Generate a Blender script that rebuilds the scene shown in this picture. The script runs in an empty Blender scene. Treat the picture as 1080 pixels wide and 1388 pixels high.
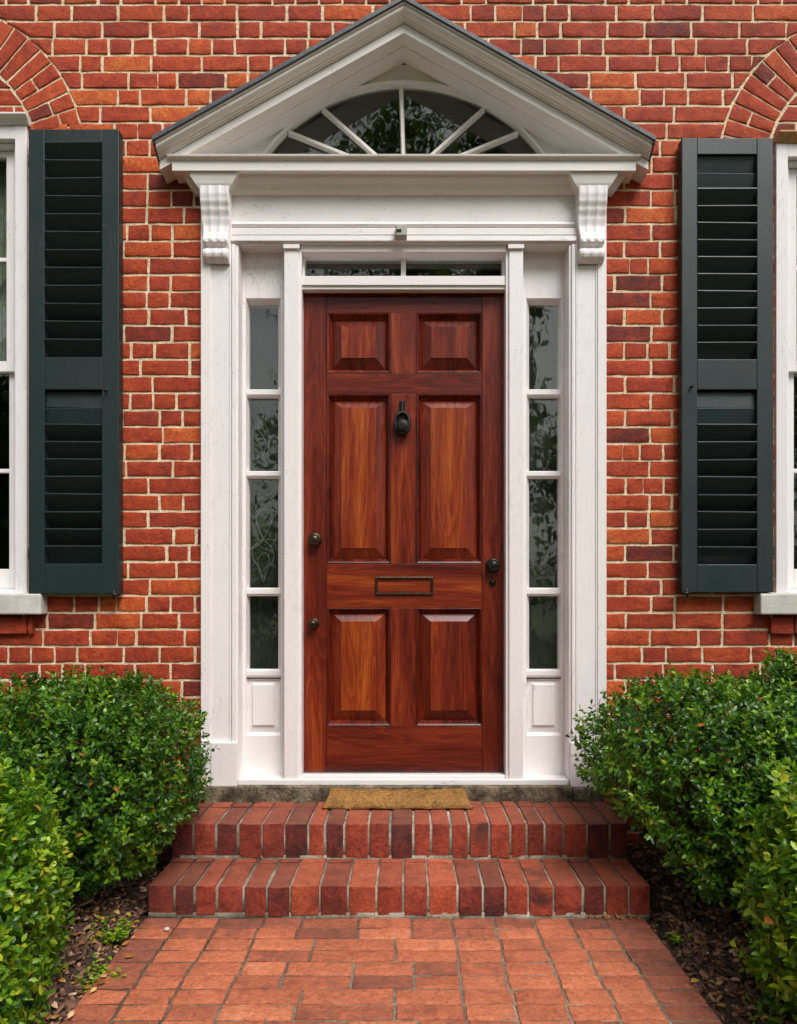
import bpy, math, random
import numpy as np
from mathutils import Vector, Matrix, noise as mnoise

random.seed(7)
RNG = np.random.default_rng(7)
SC = bpy.context.scene
COL = SC.collection
D, E, VX, VY = 3.125, 1.0855, 550.0, 810.0      # camera distance to the wall, eye height, axis of the shifted lens


def X(px, y=0.0):
    return (px - VX) * (D + y) / 1000.0


def Z(py, y=0.0):
    return E + (VY - py) * (D + y) / 1000.0


# ------------------------------------------------------------------ materials
class NT:
    def __init__(self, name):
        self.m = bpy.data.materials.new(name)
        self.m.use_nodes = True
        self.t = self.m.node_tree
        self.t.nodes.clear()
        self.out = self.n('ShaderNodeOutputMaterial')
        self.coord = self.n('ShaderNodeTexCoord').outputs['Object']

    def n(self, typ, **kw):
        nd = self.t.nodes.new(typ)
        for k, v in kw.items():
            setattr(nd, k, v)
        return nd

    def L(self, a, b):
        self.t.links.new(a, b)

    def put(self, sock, v):
        if isinstance(v, bpy.types.NodeSocket):
            self.L(v, sock)
        else:
            if isinstance(v, (tuple, list)) and sock.type == 'RGBA' and len(v) == 3:
                v = (*v, 1.0)
            sock.default_value = v

    def mapping(self, scale, vec=None, loc=(0, 0, 0)):
        m = self.n('ShaderNodeMapping')
        self.L(vec or self.coord, m.inputs['Vector'])
        m.inputs['Scale'].default_value = scale
        self.put(m.inputs['Location'], loc)
        return m.outputs[0]

    def noise(self, scale, detail=4, rough=.55, dist=0, vec=None, col=False):
        m = self.n('ShaderNodeTexNoise')
        self.L(vec or self.coord, m.inputs['Vector'])
        m.inputs['Scale'].default_value = scale
        m.inputs['Detail'].default_value = detail
        m.inputs['Roughness'].default_value = rough
        m.inputs['Distortion'].default_value = dist
        return m.outputs['Color' if col else 'Fac']

    def voronoi(self, scale, vec=None, feature='F1', out='Distance'):
        m = self.n('ShaderNodeTexVoronoi', feature=feature)
        self.L(vec or self.coord, m.inputs['Vector'])
        m.inputs['Scale'].default_value = scale
        return m.outputs[out]

    def attr(self, name):
        a = self.n('ShaderNodeAttribute', attribute_name=name)
        return a.outputs['Fac']

    def ramp(self, fac, stops, interp='LINEAR'):
        r = self.n('ShaderNodeValToRGB')
        r.color_ramp.interpolation = interp
        els = r.color_ramp.elements
        while len(els) < len(stops):
            els.new(.5)
        for e, (p, c) in zip(els, stops):
            e.position = p
            if not isinstance(c, (tuple, list)):
                c = (c, c, c)
            e.color = (*c, 1)
        self.put(r.inputs[0], fac)
        return r.outputs[0]

    def mix(self, fac, a, b, mode='MIX'):
        m = self.n('ShaderNodeMix', data_type='RGBA', blend_type=mode)
        self.put(m.inputs[0], fac)
        self.put(m.inputs[6], a)
        self.put(m.inputs[7], b)
        return m.outputs[2]

    def math(self, op, a, b=0.0, clamp=False):
        m = self.n('ShaderNodeMath', operation=op, use_clamp=clamp)
        self.put(m.inputs[0], a)
        self.put(m.inputs[1], b)
        return m.outputs[0]

    def bump(self, h, strength, dist, normal=None):
        b = self.n('ShaderNodeBump')
        b.inputs['Strength'].default_value = strength
        b.inputs['Distance'].default_value = dist
        self.L(h, b.inputs['Height'])
        if normal:
            self.L(normal, b.inputs['Normal'])
        return b.outputs[0]

    def bsdf(self, col, rough=.5, normal=None, metallic=0, spec=.5, coat=0, coat_rough=.1):
        p = self.n('ShaderNodeBsdfPrincipled')
        self.put(p.inputs['Base Color'], col)
        self.put(p.inputs['Roughness'], rough)
        self.put(p.inputs['Metallic'], metallic)
        self.put(p.inputs['Specular IOR Level'], spec)
        self.put(p.inputs['Coat Weight'], coat)
        self.put(p.inputs['Coat Roughness'], coat_rough)
        if normal:
            self.L(normal, p.inputs['Normal'])
        return p.outputs[0]

    def done(self, sh):
        self.L(sh, self.out.inputs[0])
        return self.m


def mat_brick(name, stops, lime=.35, bump=.5, soot=.25, up_tint=0.0):
    t = NT(name)
    sd = t.attr('seed')
    off = t.n('ShaderNodeCombineXYZ')
    t.L(t.math('MULTIPLY', sd, 13.0), off.inputs[0])
    t.L(t.math('MULTIPLY', sd, 7.0), off.inputs[2])
    v = t.mapping((1, 1, 1), loc=off.outputs[0])
    n1 = t.noise(19, 8, .66, .8, vec=v)
    n2 = t.noise(85, 8, .74, .6, vec=v)
    n3 = t.noise(5, 3, .5, .3, vec=v)
    f = t.math('ADD', t.attr('tint'), t.math('MULTIPLY', t.math('SUBTRACT', n1, .5), 1.0))
    c = t.ramp(f, stops)
    c = t.mix(1.0, c, t.ramp(n2, [(.30, .38), (.48, .92), (.68, 1.35)]), 'MULTIPLY')
    # burnt dark blotches and small pits
    c = t.mix(t.math('MULTIPLY', t.ramp(n3, [(.60, 0.0), (.72, 1.0)]), soot), c, (.055, .022, .02))
    vo = t.voronoi(95, vec=t.mapping((1, 1, 1.5), vec=v))
    c = t.mix(t.ramp(vo, [(.08, .75), (.2, 0.0)]), c, (.05, .015, .01))
    # lime bloom smears
    n4 = t.noise(34, 8, .75, 1.2, vec=v)
    c = t.mix(t.math('MULTIPLY', t.ramp(n4, [(.60, 0.0), (.74, 1.0)]), lime), c, (.55, .33, .22))
    c = t.mix(1.0, c, t.ramp(t.noise(1.3, 5, .6), [(.3, .74), (.65, 1.06)]), 'MULTIPLY')
    if up_tint:
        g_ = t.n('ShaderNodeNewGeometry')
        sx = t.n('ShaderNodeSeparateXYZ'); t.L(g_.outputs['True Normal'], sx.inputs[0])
        up = t.math('MULTIPLY', t.ramp(sx.outputs[2], [(.6, 0.0), (.9, 1.0)]), t.ramp(t.noise(8, 6, .7), [(.3, up_tint * .45), (.65, up_tint)]))
        c = t.mix(up, c, (.60, .24, .13))  # paler salmon mixed unevenly into the up-facing faces
    h = t.math('ADD', t.math('MULTIPLY', n2, .6), t.math('MULTIPLY', n1, .8))
    h = t.math('ADD', h, t.math('MULTIPLY', t.ramp(vo, [(.05, 0.0), (.25, 1.0)]), .35))
    nb = t.bump(h, bump, .008)
    return t.done(t.bsdf(c, t.ramp(n2, [(.3, .62), (.7, .9)]), nb, spec=.35))


def mat_mortar(name, c1, c2, c3, dark=.3):
    t = NT(name)
    n1 = t.noise(9, 5, .6)
    n2 = t.noise(120, 5, .7)
    c = t.ramp(n1, [(.3, c1), (.5, c2), (.7, c3)])
    c = t.mix(1.0, c, t.ramp(n2, [(.3, .62), (.6, 1.08)]), 'MULTIPLY')
    c = t.mix(t.math('MULTIPLY', t.ramp(t.noise(3.2, 6, .65), [(.56, 0.0), (.68, 1.0)]), dark), c, (.10, .075, .045))
    h = t.math('ADD', n2, t.math('MULTIPLY', t.noise(35, 4), 1.5))
    return t.done(t.bsdf(c, .9, t.bump(h, .8, .006), spec=.2))


def mat_paint(name, base, rough=.42, grime=.25, bumpd=.0012, brush=(160, 160, 6), grime_col=(.30, .25, .18), var=.06):
    t = NT(name)
    b = t.noise(1.0, 4, .6, vec=t.mapping(brush))
    n = t.noise(5, 5, .6)
    c = t.mix(t.math('MULTIPLY', t.ramp(n, [(.35, 0.0), (.75, 1.0)]), 1.0), base, tuple(x * (1 - var * 2.0) for x in base))
    c = t.mix(1.0, c, t.ramp(b, [(.3, 1 - var), (.6, 1.0)]), 'MULTIPLY')
    g = t.math('MULTIPLY', t.ramp(t.noise(22, 8, .72, .8), [(.60, 0.0), (.78, 1.0)]), grime)
    c = t.mix(g, c, grime_col)
    ck = t.noise(1.0, 4, .6, .5, vec=t.mapping(tuple(5 if q < 20 else 26 for q in brush)))
    ck = t.ramp(t.math('ABSOLUTE', t.math('SUBTRACT', ck, .5)), [(.0, 1.0), (.007, 0.0)])
    ck = t.math('MULTIPLY', ck, t.ramp(t.noise(4, 3), [(.48, 0.0), (.6, .55)]))
    c = t.mix(ck, c, tuple(x * .35 for x in grime_col))
    h = t.math('ADD', t.math('MULTIPLY', b, 1.0), t.math('MULTIPLY', t.noise(70, 3), .5))
    h = t.math('SUBTRACT', h, ck)
    return t.done(t.bsdf(c, t.ramp(n, [(.3, rough - .08), (.7, rough + .12)]), t.bump(h, .45, bumpd)))


def mat_wood():
    t = NT('mahogany')
    sep = t.n('ShaderNodeSeparateXYZ')
    t.L(t.coord, sep.inputs[0])
    ho = t.attr('horiz')
    sd = t.attr('seed')

    def lerp(a, b):
        m = t.n('ShaderNodeMix', data_type='FLOAT')
        t.L(ho, m.inputs[0]); t.L(a, m.inputs[2]); t.L(b, m.inputs[3])
        return m.outputs[0]
    across = lerp(sep.outputs[0], sep.outputs[2])
    along = lerp(sep.outputs[2], sep.outputs[0])
    cb = t.n('ShaderNodeCombineXYZ')
    t.L(t.math('ADD', across, t.math('MULTIPLY', sd, 3.1)), cb.inputs[0])
    t.L(t.math('ADD', along, t.math('MULTIPLY', sd, 5.7)), cb.inputs[1])
    t.L(t.math('ADD', sep.outputs[1], sd), cb.inputs[2])
    v = cb.outputs[0]
    # cathedral figure: broad bands bent along the grain
    big = t.noise(1.0, 2, .45, .9, vec=t.mapping((9, .95, 5), vec=v))
    rings = t.math('FRACT', t.math('MULTIPLY', big, 13.0))
    rings = t.ramp(rings, [(0.0, 0.0), (.55, .55), (.9, 1.0), (1.0, 0.05)])
    fine = t.noise(1.0, 6, .7, .25, vec=t.mapping((300, 9, 60), vec=v))
    mid = t.noise(1.0, 5, .62, .6, vec=t.mapping((60, 3.2, 10), vec=v))
    f = t.math('ADD', t.math('MULTIPLY', rings, .15), t.math('MULTIPLY', t.math('SUBTRACT', mid, .5), .42))
    f = t.math('ADD', f, t.math('MULTIPLY', t.math('SUBTRACT', big, .5), .75))
    f = t.math('ADD', f, t.math('SUBTRACT', t.attr('tint'), .06))
    c = t.ramp(f, [(.0, (.040, .005, .003)), (.22, (.115, .012, .005)), (.42, (.205, .026, .007)),
                   (.64, (.36, .075, .009)), (.92, (.60, .19, .018))])
    c = t.mix(1.0, c, t.ramp(fine, [(.34, .62), (.58, 1.08)]), 'MULTIPLY')
    # worn spots in the varnish
    w = t.ramp(t.noise(26, 7, .7, 1.0), [(.68, 0.0), (.76, 1.0)])
    c = t.mix(t.math('MULTIPLY', w, .22), c, (.40, .13, .06))
    h = t.math('ADD', t.math('MULTIPLY', fine, 1.0), t.math('MULTIPLY', mid, .6))
    return t.done(t.bsdf(c, t.ramp(mid, [(.3, .22), (.7, .38)]), t.bump(h, .30, .0010), spec=.38))


def mat_glass():
    t = NT('old_glass')
    h = t.noise(1.0, 2, .5, .3, vec=t.mapping((9, 9, 7)))
    nb = t.bump(h, .16, .006)
    fr = t.n('ShaderNodeFresnel')
    geo = t.n('ShaderNodeNewGeometry')
    ior = t.math('ADD', t.math('MULTIPLY', geo.outputs['Backfacing'], 1 / 1.8 - 1.8), 1.8)
    t.L(ior, fr.inputs['IOR'])
    t.L(nb, fr.inputs['Normal'])
    tr = t.n('ShaderNodeBsdfTransparent')
    tr.inputs[0].default_value = (.80, .84, .80, 1)
    gl = t.n('ShaderNodeBsdfGlossy')
    gl.inputs['Roughness'].default_value = .02
    t.L(nb, gl.inputs['Normal'])
    mx = t.n('ShaderNodeMixShader')
    t.L(fr.outputs[0], mx.inputs[0]); t.L(tr.outputs[0], mx.inputs[1]); t.L(gl.outputs[0], mx.inputs[2])
    return t.done(mx.outputs[0])


def mat_leaf(name, stops, rough=.33, trans=.28):
    t = NT(name)
    f = t.attr('tint')
    c = t.ramp(f, stops)
    c = t.mix(1.0, c, t.ramp(t.noise(60, 3), [(.3, .75), (.7, 1.2)]), 'MULTIPLY')
    p = t.bsdf(c, rough, spec=.5)
    tl = t.n('ShaderNodeBsdfTranslucent')
    t.L(t.mix(1.0, c, (1.5, 1.6, .6), 'MULTIPLY'), tl.inputs[0])
    mx = t.n('ShaderNodeMixShader')
    mx.inputs[0].default_value = trans
    t.L(p, mx.inputs[1]); t.L(tl.outputs[0], mx.inputs[2])
    return t.done(mx.outputs[0])


def mat_simple(name, c1, c2, scale=20, rough=.6, metallic=0.0, bumpd=.002, bscale=80, bs=.5):
    t = NT(name)
    c = t.ramp(t.noise(scale, 5, .62), [(.3, c1), (.7, c2)])
    return t.done(t.bsdf(c, rough, t.bump(t.noise(bscale, 4), bs, bumpd), metallic=metallic))


def mat_tint(name, stops, rough=.8, bscale=90, bumpd=.003):
    t = NT(name)
    c = t.ramp(t.attr('tint'), stops)
    c = t.mix(1.0, c, t.ramp(t.noise(45, 5, .65), [(.3, .6), (.7, 1.3)]), 'MULTIPLY')
    return t.done(t.bsdf(c, rough, t.bump(t.noise(bscale, 4), .6, bumpd)))


WALLB = mat_brick('wall_brick', [(0, (.110, .018, .014)), (.22, (.225, .027, .013)), (.5, (.39, .046, .014)),
                                 (.78, (.53, .085, .017)), (1, (.64, .17, .035))], lime=.30, bump=.75, soot=.28)
MORTAR = mat_mortar('lime_mortar', (.70, .52, .31), (.80, .64, .42), (.84, .73, .55), dark=.06)
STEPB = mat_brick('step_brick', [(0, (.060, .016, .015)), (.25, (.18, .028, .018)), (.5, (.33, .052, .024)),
                                 (.8, (.47, .095, .040)), (1, (.56, .16, .07))], lime=.30, soot=.85, bump=.95, up_tint=.27)
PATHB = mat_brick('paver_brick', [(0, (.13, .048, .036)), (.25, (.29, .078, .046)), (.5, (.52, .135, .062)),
                                  (.8, (.66, .20, .092)), (1, (.72, .29, .16))], lime=.34, soot=.35, bump=.7, up_tint=.20)
STEPM = mat_mortar('grey_mortar', (.17, .14, .11), (.34, .29, .22), (.56, .50, .41), dark=.7)
PATHM = mat_mortar('joint_sand', (.26, .20, .14), (.46, .38, .27), (.64, .56, .42), dark=.4)
WHITE = mat_paint('white_paint', (.80, .762, .752), grime=.24, var=.03)
WHITEH = mat_paint('frieze_paint', (.80, .762, .750), grime=.24, var=.03, brush=(6, 160, 160))
WHITEP = mat_paint('pediment_paint', (.77, .735, .69), grime=.30, brush=(6, 160, 60), var=.04)
GREEN = mat_paint('shutter_paint', (.012, .027, .027), rough=.40, grime=.10, grime_col=(.05, .06, .05), var=.12)
ROOFM = mat_simple('roof_metal', (.035, .042, .055), (.09, .10, .12), 14, .5)
WOOD = mat_wood()
GLASS = mat_glass()
IRON = mat_simple('black_iron', (.010, .010, .011), (.030, .026, .022), 60, .36, .6, .001)
BRONZE = mat_simple('aged_bronze', (.030, .020, .013), (.11, .075, .045), 70, .34, .85, .0008)
STONE = mat_simple('sill_stone', (.44, .42, .38), (.62, .60, .55), 12, .8, 0, .003, 120)
t_ = NT('weathered_stone')
n_ = t_.noise(11, 8, .72, .5)
c_ = t_.ramp(n_, [(.30, (.022, .018, .014)), (.46, (.10, .080, .055)), (.60, (.24, .19, .13)), (.75, (.42, .33, .22))])
c_ = t_.mix(1.0, c_, t_.ramp(t_.noise(90, 5, .7), [(.3, .55), (.65, 1.2)]), 'MULTIPLY')
DARKSTONE = t_.done(t_.bsdf(c_, .9, t_.bump(t_.math('ADD', n_, t_.noise(90, 4)), .9, .008), spec=.2))
t_ = NT('coir_fibre')
n_ = t_.noise(1.0, 6, .75, 1.5, vec=t_.mapping((60, 220, 220)))
c_ = t_.ramp(n_, [(.30, (.07, .030, .010)), (.47, (.38, .18, .050)), (.66, (.66, .40, .15))])
c_ = t_.mix(t_.math('MULTIPLY', t_.ramp(t_.noise(18, 5, .7), [(.45, 0.0), (.65, 1.0)]), .6), c_, (.15, .08, .035))
COIR = t_.done(t_.bsdf(c_, .95, t_.bump(n_, 1.0, .006), spec=.1))
SOIL = mat_simple('mulch_soil', (.022, .014, .009), (.095, .058, .036), 40, .95, 0, .012, 60, 1.0)
CHIP = mat_tint('bark_chip', [(0, (.030, .018, .012)), (.35, (.15, .072, .042)), (.65, (.33, .16, .09)), (1, (.68, .45, .28))], .85)
LAWN = mat_simple('lawn_grass', (.025, .055, .012), (.06, .11, .025), 6, .9, 0, .03, 40, 1.0)
DEADLEAF = mat_leaf('dry_leaf', [(0, (.20, .075, .020)), (.3, (.42, .17, .025)), (.55, (.58, .33, .04)), (.8, (.66, .46, .16)), (1, (.62, .40, .26))], .6, .15)
LEAFD = mat_leaf('boxwood_leaf', [(0, (.010, .044, .004)), (.32, (.042, .135, .007)), (.6, (.125, .275, .011)), (.88, (.31, .46, .020)),
                                  (.965, (.34, .46, .03)), (.985, (.50, .16, .02)), (1, (.45, .08, .02))], rough=.34)
LEAFY = mat_leaf('holly_leaf', [(0, (.016, .060, .005)), (.32, (.065, .185, .010)), (.6, (.165, .330, .013)), (.88, (.36, .48, .024)),
                                (.96, (.48, .48, .035)), (.985, (.52, .25, .03)), (1, (.50, .12, .02))], rough=.34)
LEAFF = mat_leaf('woodland_leaf', [(0, (.022, .05, .008)), (.5, (.065, .13, .02)), (1, (.14, .23, .035))], rough=.5, trans=.5)
BARK = mat_simple('bark', (.035, .024, .016), (.10, .070, .048), 30, .9, 0, .006, 60, .8)
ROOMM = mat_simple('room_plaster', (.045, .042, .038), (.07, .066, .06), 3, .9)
CURT = mat_simple('curtain_cloth', (.30, .32, .27), (.44, .45, .39), 20, .9)
SHEER = mat_simple('sheer_cloth', (.036, .041, .033), (.064, .068, .054), 9, .95)
TRACE = mat_simple('pale_thread', (.26, .27, .23), (.36, .37, .32), 40, .7)
GREYP = mat_simple('grey_plastic', (.30, .29, .25), (.42, .40, .36), 20, .5)
DARKP = mat_simple('dark_lens', (.008, .012, .010), (.02, .03, .025), 20, .1)
TANTRIM = mat_simple('bare_timber', (.45, .22, .09), (.58, .32, .14), 30, .7)


# ------------------------------------------------------------------ mesh builder
class MB:
    def __init__(self):
        self.v, self.f, self.mi = [], [], []
        self.at = {'tint': [], 'seed': [], 'horiz': []}
        self.nv = 0

    def add(self, verts, faces, mi=0, tint=.5, seed=0.0, horiz=0.0):
        verts = np.asarray(verts, float).reshape(-1, 3)
        n = len(verts)
        self.v.append(verts)
        b = self.nv
        self.f.extend([tuple(i + b for i in fc) for fc in faces])
        self.mi.extend([mi] * len(faces))
        for k, val in (('tint', tint), ('seed', seed), ('horiz', horiz)):
            a = np.empty(n); a[:] = val
            self.at[k].append(a)
        self.nv += n
        return self

    def box(self, x0, x1, y0, y1, z0, z1, **k):
        x0, x1 = min(x0, x1), max(x0, x1); y0, y1 = min(y0, y1), max(y0, y1); z0, z1 = min(z0, z1), max(z0, z1)
        v = [(x, y, z) for x in (x0, x1) for y in (y0, y1) for z in (z0, z1)]
        f = [(0, 1, 3, 2), (4, 6, 7, 5), (0, 4, 5, 1), (2, 3, 7, 6), (0, 2, 6, 4), (1, 5, 7, 3)]
        return self.add(v, f, **k)

    def prism_x(self, prof, x0, x1, **k):           # prof: closed list of (y,z)
        n = len(prof)
        v = [(x0, y, z) for y, z in prof] + [(x1, y, z) for y, z in prof]
        f = [(i, (i + 1) % n, n + (i + 1) % n, n + i) for i in range(n)] + [tuple(range(n - 1, -1, -1)), tuple(range(n, 2 * n))]
        return self.add(v, f, **k)

    def prism_y(self, prof, y0, y1, **k):           # prof: closed list of (x,z)
        n = len(prof)
        v = [(x, y0, z) for x, z in prof] + [(x, y1, z) for x, z in prof]
        f = [(i, (i + 1) % n, n + (i + 1) % n, n + i) for i in range(n)] + [tuple(range(n - 1, -1, -1)), tuple(range(n, 2 * n))]
        return self.add(v, f, **k)

    def prism_z(self, prof, z0, z1, **k):
        n = len(prof)
        v = [(x, y, z0) for x, y in prof] + [(x, y, z1) for x, y in prof]
        f = [(i, (i + 1) % n, n + (i + 1) % n, n + i) for i in range(n)] + [tuple(range(n - 1, -1, -1)), tuple(range(n, 2 * n))]
        return self.add(v, f, **k)

    def rings(self, levels, back, **k):             # rectangular rings (x0,x1,yfront,z): front and both sides, capped
        v, f = [], []
        for x0, x1, y, z in levels:
            v += [(x0, back, z), (x0, y, z), (x1, y, z), (x1, back, z)]
        for i in range(len(levels) - 1):
            a, b = 4 * i, 4 * i + 4
            for j in range(3):
                f.append((a + j, a + j + 1, b + j + 1, b + j))
        f.append((0, 3, 2, 1)); e = 4 * (len(levels) - 1)
        f.append((e, e + 1, e + 2, e + 3))
        return self.add(v, f, **k)

    def frame_rings(self, rects, **k):              # rects: (x0,x1,z0,z1,y) loops in the facade plane, joined in order; last one capped
        v, f = [], []
        for x0, x1, z0, z1, y in rects:
            v += [(x0, y, z0), (x1, y, z0), (x1, y, z1), (x0, y, z1)]
        for i in range(len(rects) - 1):
            a, b = 4 * i, 4 * i + 4
            for j in range(4):
                f.append((a + j, a + (j + 1) % 4, b + (j + 1) % 4, b + j))
        return v, f

    def tube(self, pts, radii, seg=8, cap=True, **k):
        pts = [Vector(p) for p in pts]
        n = len(pts); v = []; f = []
        for i, p in enumerate(pts):
            d = (pts[min(i + 1, n - 1)] - pts[max(i - 1, 0)]).normalized()
            a = d.orthogonal().normalized() if i == 0 else (a - d * a.dot(d)).normalized()
            b = d.cross(a)
            r = radii[i] if isinstance(radii, (list, tuple)) else radii
            v += [tuple(p + (a * math.cos(t) + b * math.sin(t)) * r) for t in [2 * math.pi * j / seg for j in range(seg)]]
        for i in range(n - 1):
            for j in range(seg):
                f.append((i * seg + j, i * seg + (j + 1) % seg, (i + 1) * seg + (j + 1) % seg, (i + 1) * seg + j))
        if cap:
            f.append(tuple(range(seg - 1, -1, -1))); f.append(tuple((n - 1) * seg + j for j in range(seg)))
        return self.add(v, f, **k)

    def lathe_y(self, c, prof, seg=20, sx=1, sz=1, **k):   # prof: (radius, y offset), axis along y
        cx, cy, cz = c
        v, f = [], []
        for r, dy in prof:
            for j in range(seg):
                a = 2 * math.pi * j / seg
                v.append((cx + r * sx * math.cos(a), cy + dy, cz + r * sz * math.sin(a)))
        n = len(prof)
        for i in range(n - 1):
            for j in range(seg):
                f.append((i * seg + j, i * seg + (j + 1) % seg, (i + 1) * seg + (j + 1) % seg, (i + 1) * seg + j))
        f.append(tuple(range(seg))); f.append(tuple((n - 1) * seg + j for j in range(seg - 1, -1, -1)))
        return self.add(v, f, **k)

    def build(self, name, mats, parent=None, bevel=0, smooth=False, seg=2):
        me = bpy.data.meshes.new(name)
        V = np.concatenate(self.v)
        me.from_pydata(V.tolist(), [], self.f)
        mats = mats if isinstance(mats, (list, tuple)) else [mats]
        for m in mats:
            me.materials.append(m)
        if len(mats) > 1:
            me.polygons.foreach_set('material_index', self.mi)
        for k, a in self.at.items():
            at = me.attributes.new(k, 'FLOAT', 'POINT')
            at.data.foreach_set('value', np.concatenate(a).astype(np.float32))
        import bmesh
        bm = bmesh.new(); bm.from_mesh(me)
        bmesh.ops.recalc_face_normals(bm, faces=bm.faces)
        bm.to_mesh(me); bm.free()
        if smooth:
            me.polygons.foreach_set('use_smooth', [True] * len(me.polygons))
        ob = bpy.data.objects.new(name, me)
        COL.objects.link(ob)
        if bevel:
            md = ob.modifiers.new('bevel', 'BEVEL')
            md.width = bevel; md.segments = seg; md.limit_method = 'ANGLE'; md.angle_limit = math.radians(25)
            md.harden_normals = False
        if parent:
            ob.parent = parent
            ob.matrix_parent_inverse = parent.matrix_basis.inverted()
        return ob


def fast_mesh(name, V, F, mats, tint, parent=None, mi=None, smooth=False, loc=None):
    """V (n,3), F (m,k) arrays of equal sized faces or a list of such arrays"""
    if not isinstance(F, list):
        F = [F]
    me = bpy.data.meshes.new(name)
    nl = sum(f.size for f in F); npoly = sum(len(f) for f in F)
    me.vertices.add(len(V)); me.loops.add(nl); me.polygons.add(npoly)
    me.vertices.foreach_set('co', np.ascontiguousarray(V, np.float32).ravel())
    me.loops.foreach_set('vertex_index', np.concatenate([f.ravel() for f in F]).astype(np.int32))
    tot = np.concatenate([np.full(len(f), f.shape[1]) for f in F]).astype(np.int32)
    st = np.concatenate([[0], np.cumsum(tot)[:-1]]).astype(np.int32)
    me.polygons.foreach_set('loop_start', st)
    me.polygons.foreach_set('loop_total', tot)
    if smooth:
        me.polygons.foreach_set('use_smooth', np.ones(npoly, bool))
    at = me.attributes.new('tint', 'FLOAT', 'POINT')
    at.data.foreach_set('value', np.ascontiguousarray(tint, np.float32))
    me.materials.append(mats)
    me.update(); me.validate()
    ob = bpy.data.objects.new(name, me)
    COL.objects.link(ob)
    if parent:
        ob.parent = parent
        ob.matrix_parent_inverse = parent.matrix_basis.inverted()
    return ob


def tag(o, label=None, cat=None, group=None, kind=None):
    for k, v in (('label', label), ('category', cat), ('group', group), ('kind', kind)):
        if v:
            o[k] = v
    return o


def thing(name, loc, label, cat, group=None):
    o = bpy.data.objects.new(name, None)
    o.empty_display_size = .1
    o.location = loc
    COL.objects.link(o)
    return tag(o, label, cat, group)


# ------------------------------------------------------------------ rounded brick with a rough skin
def lattice(nx, ny, nz):
    idx, pts = {}, []
    fs = []

    def vid(i, j, k):
        if (i, j, k) not in idx:
            idx[(i, j, k)] = len(pts); pts.append((i, j, k))
        return idx[(i, j, k)]
    for i in range(nx - 1):
        for k in range(nz - 1):
            fs.append((vid(i, 0, k), vid(i + 1, 0, k), vid(i + 1, 0, k + 1), vid(i, 0, k + 1)))
    for j in range(ny - 1):
        for k in range(nz - 1):
            fs.append((vid(0, j + 1, k), vid(0, j, k), vid(0, j, k + 1), vid(0, j + 1, k + 1)))
            fs.append((vid(nx - 1, j, k), vid(nx - 1, j + 1, k), vid(nx - 1, j + 1, k + 1), vid(nx - 1, j, k + 1)))
    for i in range(nx - 1):
        for j in range(ny - 1):
            fs.append((vid(i, j + 1, 0), vid(i + 1, j + 1, 0), vid(i + 1, j, 0), vid(i, j, 0)))
            fs.append((vid(i, j, nz - 1), vid(i + 1, j, nz - 1), vid(i + 1, j + 1, nz - 1), vid(i, j + 1, nz - 1)))
    return np.array(pts), fs


def stations(h, r, inner, back=True):
    s = [-h, -(h - .45 * r), -(h - r)]
    s += list(np.linspace(-(h - r), h - r, inner + 2)[1:-1])
    s += [h - r, h - .45 * r, h] if back else [h]
    return np.array(s)


LATS = {}


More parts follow.
